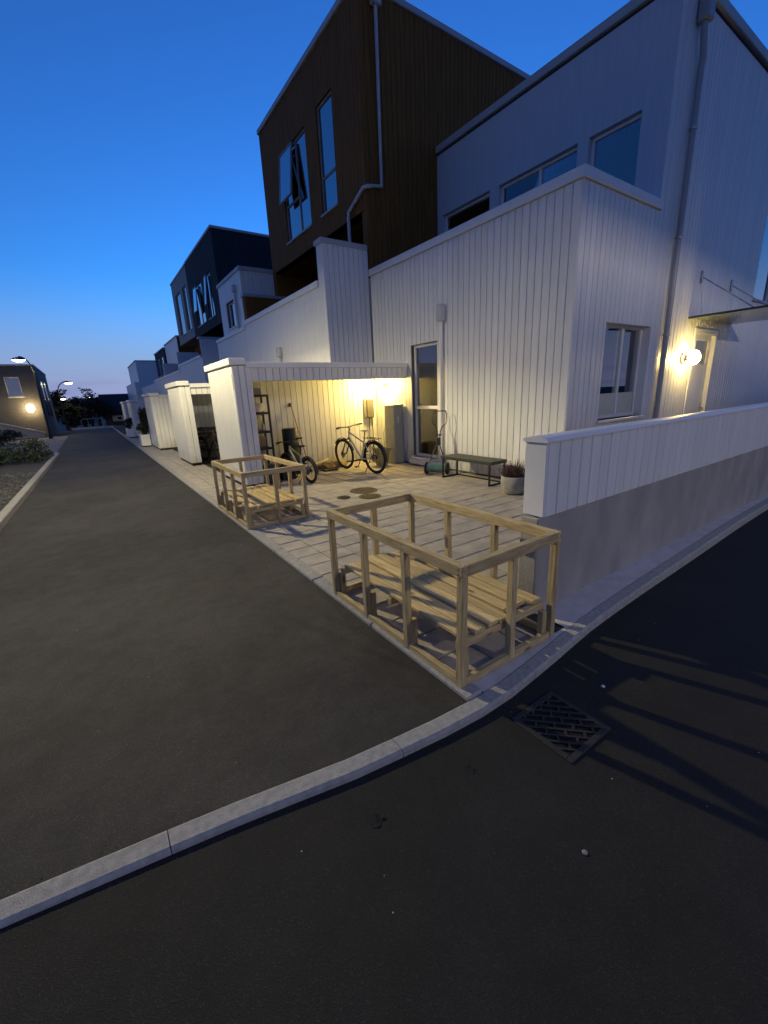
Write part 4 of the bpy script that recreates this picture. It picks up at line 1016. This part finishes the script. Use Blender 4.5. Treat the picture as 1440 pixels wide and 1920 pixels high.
# leaning pole
T = thing('garden_pole', 'thin wooden pole leaning against the shed back wall by the barrel', 'pole', (4.02, 9.0, 0))
MB().tube([(4.04, 8.98, .01), (3.86, 9.33, 1.53)], .013, 8).build('shaft', mat('pole_wood', (.35, .25, .13), .6, .1), T, True)
MB().box(3.81, 3.88, 9.325, 9.345, 1.48, 1.56, .004).build('bracket', BLACKM, T)
# sack and board on the floor
def lumpy(mb, c, rx, ry, rz, seed, n=18, m=10):
    rnd = random.Random(seed); V = []; F = []
    ph = [rnd.uniform(0, 6) for _ in range(8)]
    for i in range(m + 1):
        t = math.pi * i / m
        for j in range(n):
            a = 2 * math.pi * j / n
            d = 1 + .13 * math.sin(3 * a + ph[0] + 2 * t) + .09 * math.sin(5 * a + ph[1] - 3 * t) + .06 * math.sin(9 * a + ph[2] + 5 * t)
            z = math.cos(t) * rz * (1 + .1 * math.sin(4 * a + ph[3]))
            V.append((c[0] + math.sin(t) * math.cos(a) * rx * d, c[1] + math.sin(t) * math.sin(a) * ry * d, max(0.004, c[2] + z)))
    for i in range(m):
        for j in range(n): F.append((i * n + j, (i + 1) * n + j, (i + 1) * n + (j + 1) % n, i * n + (j + 1) % n))
    mb.add(V, F)
mb = MB(); lumpy(mb, (4.78, 9.0, .06), .24, .20, .13, 4); tag(mb.build('straw_sack', mat('sack_straw', (.36, .27, .11), .9, .25, 14, .5, 40), None, True), 'crumpled yellowish sack on the floor beside the mountain bike', 'sack')
mb = MB(); lumpy(mb, (4.42, 8.88, .05), .22, .17, .11, 9); tag(mb.build('brown_sack', mat('sack_brown', (.20, .14, .06), .9, .3, 14, .5, 40), None, True), 'flat brown sack lying left of the yellowish sack', 'sack')
o = bar('loose_board', (4.18, 8.98, .14), (4.62, 9.16, .20), .07, .022, PINE_D, None); tag(o, 'loose pine board lying on the brown sack', 'board')
tag(MB().box(4.22, 4.58, 8.58, 8.80, .004, .035, .01).build('metal_tray', IRON), 'dark flat tray on the paving below the brown sack', 'tray')
# charger
T = thing('wall_charger', 'dark grey vehicle charger on the shed wall under the lamp', 'charger', (6.0, 9.33, 1.1))
MB().box(5.83, 6.11, 9.26, 9.338, 1.08, 1.60, .03).build('housing', mat('charger_rim', (.5, .47, .4), .5, .04), T)
MB().box(5.855, 6.085, 9.22, 9.258, 1.10, 1.555, .03).build('front_cover', DARKGL, T)
MB().tube([(6.02, 9.27, 1.09), (6.03, 9.25, .7), (6.02, 9.26, .35), (5.97, 9.27, .30), (5.93, 9.27, .4), (5.94, 9.27, .9), (5.96, 9.28, 1.09)], .011, 8).build('charging_cable', PLAST, T, True)
T = thing('water_tap', 'brass garden tap on the shed wall beside the charger', 'tap', (6.2, 8.95, .8))
MB().tube([(6.24, 8.88, .80), (6.14, 8.88, .80), (6.12, 8.88, .74)], .013, 8).build('spout', STEEL, T, True)
MB().box(6.15, 6.19, 8.85, 8.91, .83, .84, .003).build('tap_handle', STEEL, T)
tag(MB().tube([(6.12, 8.9, .73), (6.1, 8.86, .5), (6.08, 8.80, .3), (6.1, 8.75, .1)], .010, 8).build('garden_hose', mat('hose', (.25, .25, .18), .6, .1), None, True), 'thin hose hanging from the shed tap', 'hose')
# utility cabinet
T = thing('utility_cabinet', 'grey metal utility cabinet standing between the charger and the tall window', 'cabinet', (6.1, 8.4, 0))
MB().box(5.96, 6.222, 8.20, 8.60, .02, 1.37, .008).build('body', GREYBOX, T)
MB().box(5.925, 6.226, 8.16, 8.64, 1.372, 1.412, .008).build('lid', GREYBOX, T)
MB().box(6.06, 6.09, 8.193, 8.199, .98, 1.14, .001).build('sticker', mat('sticker', (.62, .6, .55), .5, .03), T)
MB().box(6.18, 6.2, 8.185, 8.199, 1.2, 1.24, .002).build('lock', STEEL, T)
# tapered basket
mb = MB(); zz = [0, .40]; wd = [(.10, .10), (.17, .15)]
c = (5.62, 8.30)
mb.add([(c[0] + sx * wd[k][0], c[1] + sy * wd[k][1], zz[k] + .01) for k in (0, 1) for sx, sy in ((-1, -1), (1, -1), (1, 1), (-1, 1))], [(3, 2, 1, 0), (0, 1, 5, 4), (1, 2, 6, 5), (2, 3, 7, 6), (3, 0, 4, 7)])
mb.box(c[0] - .185, c[0] + .185, c[1] - .165, c[1] - .15, .38, .425); mb.box(c[0] - .185, c[0] + .185, c[1] + .15, c[1] + .165, .38, .425)
mb.box(c[0] - .185, c[0] - .17, c[1] - .149, c[1] + .149, .38, .425); mb.box(c[0] + .17, c[0] + .185, c[1] - .149, c[1] + .149, .38, .425)
tag(mb.build('storage_basket', mat('basket_green', (.28, .26, .15), .6, .1)), 'tapered olive basket behind the rear wheel of the mountain bike', 'basket')

# slatted crate in the second shed
T = thing('firewood_rack', 'dark brown slatted crate behind the bicycle in the second shed', 'crate', (2.9, 13.5, 0))
for i in range(7): MB().box(2.45, 3.6, 13.52, 13.56, .06 + i * .13, .16 + i * .13, .005).build('slat', mat('dark_wood', (.12, .07, .045), .7, .2), T)
for xx in (2.5, 3.5): MB().box(xx, xx + .06, 13.565, 13.62, 0, .98).build('post', MATS['dark_wood'], T)

# ================================================================== PATIO THINGS
# push reel mower
T = thing('reel_mower', 'teal push reel mower with black loop handle leaning by the tall window', 'lawn mower', (5.78, 6.60, 0))
def wheelx(y0, y1, r, x, z, m_, nm, par):
    return MB().lathe([(r * .5, 0), (r * .92, 0), (r, .008), (r, (y1 - y0) - .008), (r * .92, y1 - y0), (r * .4, y1 - y0)], 22, (0, 0, 0), Matrix.Translation((x, y0, z)) @ Matrix.Rotation(R(-90), 4, 'X')).build(nm, m_, par, True)
TEAL = mat('teal_paint', (.10, .19, .185), .3, .04)
mx, my = 5.75, 6.58
for s in (-1, 1): wheelx(my + s * .22 - .025, my + s * .22 + .025, .125, mx, .125, RUBBER, 'wheel', T)
mb = MB(); mb.tube([(mx, my - .20, .105), (mx, my + .20, .105)], .022, 8)
for kk in range(5):
    pts = []
    for i in range(9): a = 2 * math.pi * kk / 5 + i * .12; pts.append((mx + math.cos(a) * .075, my - .19 + .38 * i / 8, .105 + math.sin(a) * .075))
    mb.tube(pts, .007, 5)
mb.build('blade_reel', STEEL, T, True)
V = []; F = []
for i in range(7):
    a = R(60 + 22 * i)
    for yy in (-.21, .21): V.append((mx + math.cos(a) * .115, my + yy, .115 + math.sin(a) * .115))
for i in range(6): F.append((i * 2, i * 2 + 1, i * 2 + 3, i * 2 + 2))
mb = MB(); mb.add(V, F); mb.tube([(mx - .115, my - .2, .12), (mx - .115, my + .2, .12)], .015, 8); mb.build('deck_cover', TEAL, T, True)
MB().tube([(mx + .16, my - .2, .04), (mx + .16, my + .2, .04)], .028, 10).build('roller', PLAST, T, True)
hx0, hx1 = mx + .02, 6.02
def hp(y, z): return (hx0 + (hx1 - hx0) * (z - .12) / 1.16, y, z)
mb = MB()
for s in (-1, 1): mb.tube([hp(my + s * .185, .13), hp(my + s * .15, .30), hp(my + s * .035, .58), hp(my + s * .025, .72)], .011, 8)
mb.tube([hp(my - .025, .68), hp(my - .03, .86), hp(my - .06, .95), hp(my - .145, 1.03), hp(my - .15, 1.22), hp(my - .115, 1.275), hp(my + .115, 1.275), hp(my + .15, 1.22), hp(my + .145, 1.03), hp(my + .06, .95), hp(my + .03, .86), hp(my + .025, .68)], .012, 8)
mb.build('handle', BLACKM, T, True)
mb = MB(); q = hp(my, .72); mb.box(q[0] - .025, q[0] + .02, my - .045, my + .045, .58, .74, .01); q = hp(my, .80); mb.box(q[0] - .02, q[0] + .02, my - .06, my + .06, .785, .81, .005); mb.build('handle_clamp', PLAST, T)

T.matrix_basis = Matrix.Translation((5.80, 6.48, 0)) @ Matrix.Rotation(R(34), 4, 'Z') @ Matrix.Translation((.02, .04, 0)); WM[T] = T.matrix_basis
# bench
T = thing('garden_bench', 'low dark olive metal bench along the white house wall', 'bench', (5.8, 5.5, 0))
bx0, bx1, by0, by1, bz = 5.58, 6.02, 4.87, 6.16, .44
for i in range(5):
    wdt = (bx1 - bx0) / 5
    MB().box(bx0 + i * wdt + .003, bx0 + (i + 1) * wdt - .003, by0, by1, bz - .022, bz, .004).build('seat_slat', BENCHM, T)
mb = MB(); mb.box(bx0 + .004, bx0 + .03, by0 + .004, by1 - .004, bz - .06, bz - .024); mb.box(bx1 - .03, bx1 - .004, by0 + .004, by1 - .004, bz - .06, bz - .024)
for yy in (by0 + .004, by1 - .034): mb.box(bx0 + .032, bx1 - .032, yy, yy + .03, bz - .06, bz - .024)
mb.build('seat_frame', BENCHM, T)
for yy in (by0 + .03, by1 - .06):
    for xx in (bx0 + .01, bx1 - .04): MB().box(xx, xx + .03, yy, yy + .03, 0.0, bz - .061, .003).build('leg', BLACKM, T)
    MB().box(bx0 + .042, bx1 - .042, yy + .001, yy + .029, .0, .03, .003).build('foot_bar', BLACKM, T)
MB().box(bx1 - .038, bx1 - .012, by0 + .062, by1 - .062, .005, .03, .003).build('stretcher', BLACKM, T)

# pot of heather
pc = (5.50, 4.30)
mb = MB(); mb.lathe([(.12, 0), (.165, .02), (.205, .11), (.215, .20), (.205, .285), (.195, .295), (.185, .285), (.19, .24), (.0, .235)], 30, (pc[0], pc[1], 0))
tag(mb.build('plant_pot', mat('pot_concrete', (.36, .34, .30), .85, .12, 8, .2, 60), None, True), 'round pale concrete pot beside the olive bench', 'pot')
T = thing('heather_plant', 'reddish brown heather growing in the round concrete pot', 'plant', (pc[0], pc[1], .24))
st_ = MB(); fl = MB()
for i in range(150):
    a = random.uniform(0, 6.283); r0 = random.uniform(0, .15); h = random.uniform(.13, .31); ln = random.uniform(.0, .11)
    b0 = Vector((pc[0] + math.cos(a) * r0, pc[1] + math.sin(a) * r0, .235)); tp = b0 + Vector((math.cos(a) * (ln + r0 * .35), math.sin(a) * (ln + r0 * .35), h))
    st_.tube([b0, (b0 + tp) / 2 + Vector((random.gauss(0, .008), random.gauss(0, .008), 0)), tp], [.003, .0025, .0012], 4, cap=False)
    for k in range(16):
        t = .25 + .75 * k / 15; p_ = b0.lerp(tp, t); aa = random.uniform(0, 6.28); s = random.uniform(.008, .017) * (1.25 - .5 * t)
        d = Vector((math.cos(aa), math.sin(aa), .9)).normalized(); sd = d.cross(Vector((0, 0, 1))).normalized()
        fl.add([p_ - sd * s * .4, p_ + d * s * 1.5 - sd * s * .1, p_ + d * s * 1.6 + sd * s * .3, p_ + sd * s * .5], [(0, 1, 2, 3)])
st_.build('stems', BARK, T); fl.build('flower_spikes', HEATH, T)

# covers in the paving
def manhole(label, c, r, m_, ang=0):
    T = thing('manhole_cover', label, 'manhole cover', (c[0], c[1], 0))
    MB().lathe([(r, 0), (r * 1.07, .001), (r * 1.07, .006), (r, .0065), (r * .985, .0055)], 32, (c[0], c[1], .002)).build('rim', IRON, T, True)
    MB().lathe([(r * .97, .001), (r * .97, .0065), (.001, .0066)], 32, (c[0], c[1], .002)).build('plate', m_, T)
    mb = MB()
    for i in range(-4, 5):
        for j in range(-4, 5):
            x, y = i * r * .2, j * r * .2
            if math.hypot(x, y) < r * .85: mb.box(c[0] + x - r * .055, c[0] + x + r * .055, c[1] + y - r * .055, c[1] + y + r * .055, .0087, .0115)
    mb.build('tread_studs', m_, T)
manhole('rusty round manhole cover in the paving in front of the mountain bike', (3.82, 6.27), .235, RUST)
manhole('dark round manhole cover beside the rusty one', (3.66, 5.82), .18, IRON)
manhole('small round drain cover left of the dark manhole cover', (3.29, 6.06), .11, IRON)

# street drain
dcx, dcy = 1.715, .985; hw = .175; zg = near_z(dcx, 0) + .004
T = thing('drain_grate', 'square cast iron street drain with diagonal slots below the kerb', 'drain', (dcx, dcy, zg))
MB().box(dcx - hw + .03, dcx + hw - .03, dcy - hw + .03, dcy + hw - .03, zg - .004, zg - .0025).build('slot_shade', mat('slot_black', (.003, .003, .003), 1, .0), T)  # black sheet at street level, paints the shade seen through the slots
mb = MB()
for a0_, a1_, b0_, b1_ in ((-hw, hw, -hw, -hw + .03), (-hw, hw, hw - .03, hw), (-hw, -hw + .03, -hw + .031, hw - .031), (hw - .03, hw, -hw + .031, hw - .031)):
    mb.box(dcx + a0_, dcx + a1_, dcy + b0_, dcy + b1_, zg - .03, zg + .006, .003)
mb.build('grate_frame', IRON, T)
mb = MB(); M45 = Matrix.Translation((dcx, dcy, 0)) @ Matrix.Rotation(R(-45), 4, 'Z'); hi = hw - .028; D_ = hi * math.sqrt(2)
rows_ = 9; sp = 2 * D_ / (rows_ + 1)
for i in range(1, rows_ + 1):
    s = -D_ + sp * i; L = D_ - abs(s)
    mb.box(-L, L, s - .0065, s + .0065, zg - .001, zg + .0055, .0015, M45)
for i in range(rows_ + 1):
    s0 = -D_ + sp * i; s1 = s0 + sp; L = D_ - max(abs(s0), abs(s1))
    k = 0; xx = -.40 + (.045 if i % 2 else 0)
    while xx < .4:
        if abs(xx) < L + .01: mb.box(xx - .006, xx + .006, s0 + .005, s1 - .005, zg - .0005, zg + .005, 0, M45)
        xx += .092
mb.build('grating', IRON, T)

# dry leaves and bright chips on the asphalt
for q, (lx, ly, lab) in enumerate([(.66, 1.12, 'curled dry leaf on the dark street below the kerb'), (1.14, 1.07, 'tiny dry leaf near the street drain')]):
    mb = MB(); s = .035 if q == 0 else .018; z0 = near_z(lx, 0) + .002
    V = []
    for i in range(7):
        t = i / 6; w_ = math.sin(t * math.pi) * s * .45
        V += [(lx + (t - .5) * s * 2, ly - w_ + .3 * s * t, z0 + .012 * math.sin(t * 5) ** 2), (lx + (t - .5) * s * 2, ly + w_ + .3 * s * t, z0 + .006 + .014 * math.sin(t * 4) ** 2)]
    mb.add(V, [(i * 2, i * 2 + 2, i * 2 + 3, i * 2 + 1) for i in range(6)])
    tag(mb.build('dry_leaf', mat('dead_leaf', (.03, .022, .015), .9, .2)), lab, 'leaf')
mb = MB(); rnd = random.Random(5)
for i in range(52):
    if i < 22: x, y, z = rnd.uniform(-1.2, 1.35), rnd.uniform(1.7, 6), -.016
    else: x, y = rnd.uniform(-2, 3.2), rnd.uniform(-.4, 1.2); z = near_z(x, 0)
    r = rnd.uniform(.0012, .0028); mb.add([(x - r, y - r, z), (x + r, y - r, z), (x + r * .6, y + r, z), (x - r, y + r * .7, z), (x, y, z + r * 1.3)], [(0, 1, 4), (1, 2, 4), (2, 3, 4), (3, 0, 4)])
tag(mb.build('stone_chips', mat('chips', (.7, .68, .62), .6, .05)), 'scattered pale stone chips on the asphalt', 'stone chips', kind='stuff')
tag(MB().lathe([(.008, 0), (.011, .003), (.008, .006), (.0, .007)], 9, (1.22, .56, near_z(1.22, 0))).build('pebble', mat('pebble_grey', (.25, .24, .22))), 'flat grey pebble lying on the dark street', 'pebble')
tag(MB().lathe([(.008, 0), (.012, .004), (.008, .009), (.0, .01)], 9, (2.17, 1.005, near_z(2.17, 0))).build('pebble', mat('chips', (.7, .68, .62))), 'bright little stone beside the street drain', 'pebble')

# grit and leaf crumbs gathered along the kerbs
rnd = random.Random(21)
for nm, mm_, cnt in (('kerb_grit', mat('grit', (.09, .08, .065), .9, .3, 40), 900), ('leaf_crumbs', mat('crumbs', (.035, .024, .014), .9, .3, 40), 260)):
    mb = MB()
    for i in range(cnt):
        k = rnd.random()
        if k < .45: x = rnd.uniform(-2.2, 4.5); y = kerb_out(x) - abs(rnd.gauss(0, .035)) - .004; z = near_z(x, 0)
        elif k < .75: x = rnd.uniform(-2.2, 1.42); y = kerb_out(x) + KW + abs(rnd.gauss(0, .03)); z = -.016
        else: y = rnd.uniform(1.45, 9); x = XK0 - abs(rnd.gauss(0, .03)) - .003; z = -.016
        r = rnd.uniform(.0015, .005); an = rnd.uniform(0, 6.28); ca, sa = math.cos(an) * r, math.sin(an) * r
        mb.add([(x - ca, y - sa, z), (x + sa * .6, y - ca * .6, z), (x + ca, y + sa, z), (x - sa * .6, y + ca * .6, z), (x, y, z + r * .7)], [(0, 1, 4), (1, 2, 4), (2, 3, 4), (3, 0, 4)])
    tag(mb.build(nm, mm_), ('fine grey grit gathered along the kerbs' if nm == 'kerb_grit' else 'dark leaf crumbs gathered along the kerbs'), 'grit' if nm == 'kerb_grit' else 'leaf litter', kind='stuff')

# ================================================================== GREENERY
def leaf_cloud(mb, c, rx, ry, rz, n, s, seed, lump=.3, flat=False):
    rnd = random.Random(seed)
    lumps = [(Vector((rnd.gauss(0, .5), rnd.gauss(0, .5), rnd.gauss(.1, .45))), rnd.uniform(.3, .6)) for _ in range(12)]
    for i in range(n):
        L, r = rnd.choice(lumps)
        d = Vector((rnd.gauss(0, 1), rnd.gauss(0, 1), rnd.gauss(0, 1))).normalized() * r * (rnd.random() ** .4)
        p_ = L + d
        if p_.length > 1.25: continue
        P_ = Vector((c[0] + p_.x * rx, c[1] + p_.y * ry, max(c[2] - rz * .95, c[2] + p_.z * rz)))
        a = Vector((rnd.gauss(0, 1), rnd.gauss(0, 1), rnd.gauss(0, .7))).normalized(); b = a.cross(Vector((rnd.gauss(0, 1), rnd.gauss(0, 1), rnd.gauss(0, 1)))).normalized()
        k = s * rnd.uniform(.6, 1.3)
        mb.add([P_ - a * k, P_ + b * k * .5, P_ + a * k, P_ - b * k * .5], [(0, 1, 2, 3)])
def shrub(label, c, rx, ry, rz, n, s, seed, group=None, name='shrub', m_=None):
    T = thing(name, label, 'shrub', (c[0], c[1], c[2] - rz), group)
    mb = MB(); rnd = random.Random(seed)
    for i in range(9):
        a = rnd.uniform(0, 6.28); mb.tube([(c[0], c[1], c[2] - rz), (c[0] + math.cos(a) * rx * .4, c[1] + math.sin(a) * ry * .4, c[2]), (c[0] + math.cos(a) * rx * .7, c[1] + math.sin(a) * ry * .7, c[2] + rz * .5)], [.02, .012, .005], 5)
    mb.build('stems', BARK, T)
    mb = MB(); leaf_cloud(mb, c, rx, ry, rz, n, s, seed); mb.build('foliage', m_ or LEAF_D, T); return T
for q in range(5):
    shrub(['low dark shrub at the kerb end of the planting bed', 'low dark shrub second from the kerb end of the bed', 'low dark shrub in the middle of the planting bed', 'low dark shrub towards the gravel side of the bed', 'low dark shrub deep in the planting bed'][q],
          (-1.75 - .85 * q, 17.6 - .35 * q + .5 * (q % 2), .36), .62, 1.5, .36, 1500, .045, 40 + q, 'low shrubs in the planting bed')
for q in range(3):
    shrub(['grassy shrub on the verge beside the street lamp path', 'grassy shrub next on the verge by the path', 'grassy shrub at the outer end of the verge'][q], (-4.0 - 1.6 * q, 29.2 - .5 * q, .35), .95, 1.2, .4, 900, .07, 60 + q, 'verge shrubs')
# white planter boxes by the sheds
def tub(label, plabel, x0, x1, y0, y1, h, seed, bush):
    T = thing('planter_box', label, 'planter box', (x0, y0, 0))
    t = .03
    for a0_, a1_, b0_, b1_ in ((x0, x1, y0, y0 + t), (x0, x1, y1 - t, y1), (x0, x0 + t, y0 + t + .001, y1 - t - .001), (x1 - t, x1, y0 + t + .001, y1 - t - .001)):
        MB().box(a0_, a1_, b0_, b1_, .05, h, .006).build('side', WHITE_S, T)
    MB().box(x0 + t, x1 - t, y0 + t, y1 - t, .06, h - .05).build('soil', mat('soil', (.03, .022, .015), .95, .2), T)
    MB().box(x0 + .03, x1 - .03, y0 + .03, y1 - .03, 0, .05).build('foot', MATS['dark_under'], T)
    shrub(plabel, ((x0 + x1) / 2, (y0 + y1) / 2, h + bush - .05), .26, .4, bush, 700, .05, seed)
tub('small white planter box beside the cream-lit closed shed', 'small green shrub in the planter box by the closed shed', 1.58, 1.92, 19.85, 20.7, .50, 71, .22)
tub('bluish white planter box further along the sheds', 'rounded dark bush in the bluish planter box', 1.58, 1.88, 26.4, 28.2, .48, 72, .30)
shrub('climbing greenery on the near side of the third shed', (2.35, 25.75, 1.0), .35, .12, .75, 700, .07, 73, m_=mat('climber', (.13, .12, .05), .8, .3, 8))

def tree(label, x, y, h, r, seed, n=2600, s=.16):
    z0 = far_z(x, y); T = thing('tree', label, 'tree', (x, y, z0), 'dark trees at the end of the road'); rnd = random.Random(seed)
    mb = MB(); mb.tube([(x, y, z0 - .1), (x + .1, y, z0 + h * .3), (x, y + .1, z0 + h * .65)], [.20, .15, .07], 8)
    for i in range(7):
        a = rnd.uniform(0, 6.28); zb = z0 + h * rnd.uniform(.25, .55); mb.tube([(x, y, zb), (x + math.cos(a) * r * .4, y + math.sin(a) * r * .4, zb + h * .15), (x + math.cos(a) * r * .75, y + math.sin(a) * r * .75, zb + h * .25)], [.07, .045, .015], 5)
    mb.build('trunk', BARK, T)
    mb = MB(); leaf_cloud(mb, (x, y, z0 + h * .60), r, r, h * .40, n, s, seed); mb.build('crown', LEAF_T, T)
TR = [(-3.4, 56, 4.6, 1.6, 'narrow dark tree beside the grey building'), (-2.2, 62, 4.2, 2.0, 'dark tree behind the bent-arm street lamp'), (-.6, 66, 4.9, 2.4, 'broad dark tree in the middle of the group'), (.9, 63, 4.2, 1.9, 'dark tree next to the dark roofed house'), (-4.2, 68, 5.4, 2.6, 'tall dark tree furthest behind the grey building'), (.2, 73, 5.2, 2.8, 'rounded dark tree at the back of the group'), (-1.6, 55, 2.6, 1.5, 'small dark tree in front of the group'), (-1.9, 76, 5.7, 2.8, 'dark tree rising behind the small tree')]
for q, (x, y, h, r, lab) in enumerate(TR): tree(lab, x, y, h, r, 80 + q)

# white barrier at the road end
T = thing('road_barrier', 'low white tubular barrier across the end of the road', 'barrier', (.15, 44.4, 0))
mb = MB(); mb.tube([(-.62, 44.4, 0), (-.62, 44.4, .66), (-.5, 44.4, .76), (.82, 44.4, .76), (.95, 44.4, .66), (.95, 44.4, 0)], .04, 8); BARR = mat('barrier_paint', (.38, .36, .27), .6, .06); mb.build('hoop', BARR, T, True)
for xx in (-.15, .42): MB().tube([(xx, 44.4, 0), (xx, 44.4, .75)], .028, 8).build('post', BARR, T, True)

# dark roofed house beyond the trees
T = thing('dark_roof_house', 'black roofed house with a pale lower band beyond the road end', 'house', (4.2, 63, -1))
x0, x1, y0, y1 = 1.75, 8.5, 62, 70
mb = MB(); mb.add([(x0 - .3, y0 - .4, 1.0), (x1, y0 - .4, 1.0), (x1, y0 + 3.2, 3.25), (x0 - .3, y0 + 3.2, 3.25), (x0 - .3, y1, 1.0), (x1, y1, 1.0)], [(0, 1, 2, 3), (3, 2, 5, 4), (0, 3, 4)])
mb.build('roof', mat('slate_black', (.012, .012, .014), .8, .1), T)
MB().box(x0, x1, y0, y1 - .4, -1.4, .98).build('wall', mat('dark_render', (.05, .045, .04), .9, .1), T)
MB().box(x0 + .6, x1 - 3, y0 - .06, y0 - .002, -.05, .62).build('pale_band', mat('cream_render', (.5, .45, .35), .8, .05), T)
for xx in (2.9, 3.5): MB().box(xx, xx + .4, y0 - .08, y0 - .062, .15, .45).build('window', mat('dark_pane', (.02, .02, .02), .2, .02), T)

# grey building left of the road
GB = thing('grey_building', 'grey flat roofed building with a pale window and lit lamp, left of the road', 'building', (-2.35, 36, 0))
gx1 = -2.33; gy0 = 36.0; gz = 4.42
gwin = (-3.95, -3.20, 2.55, 3.75)
gw = wall('near_wall', GB, '-y', gy0, -14, gx1, -.3, gz, [gwin], material=GREYBRICK, t=0.0)
window(GB, '-y', gy0, *gwin, rec=.06, fm=WHITE_S, glass=GLASS, curtain=CURT_W)
MB().box(gx1 - .2, gx1 - .001, gy0 + .22, 46, -.3, gz - .01).build('side_wall', GREYBRICK, GB)
MB().box(-14, gx1 + .04, gy0 - .04, 46.05, gz, gz + .09, .01).build('roof_edge', FASCIA, GB)
for yy in (38.2, 41.0): 
    w_ = MB(); w_.box(gx1 + .002, gx1 + .03, yy, yy + 1.3, 1.2, 3.6); w_.build('window', mat('dark_pane', (.02, .02, .02), .2, .02), GB)
wall_lamp('lit wall lamp on the grey building', '-y', gy0, -3.0, 1.80, emit('grey_glow', (1.0, .72, .34), 60), .2)
T = thing('stair_parapet', 'sloping concrete stair parapet in front of the grey building', 'parapet', (-3.4, 34.6, 0))
mb = MB(); mb.add([(-2.55, 34.6, -.02), (-6.8, 34.6, -.02), (-6.8, 34.6, 1.75), (-2.55, 34.6, .22), (-2.55, 34.75, -.02), (-6.8, 34.75, -.02), (-6.8, 34.75, 1.75), (-2.55, 34.75, .22)], [(0, 1, 2, 3), (7, 6, 5, 4), (3, 2, 6, 7), (0, 3, 7, 4), (1, 5, 6, 2)])
mb.build('slope_wall', CONC, T)
mb = MB(); mb.add([(-2.5, 34.56, .22), (-6.8, 34.56, 1.75), (-6.8, 34.79, 1.75), (-2.5, 34.79, .22), (-2.5, 34.56, .30), (-6.8, 34.56, 1.83), (-6.8, 34.79, 1.83), (-2.5, 34.79, .30)], [(0, 1, 5, 4), (3, 7, 6, 2), (4, 5, 6, 7), (0, 4, 7, 3), (0, 3, 2, 1), (1, 2, 6, 5)])
mb.build('coping', FASCIA, T)
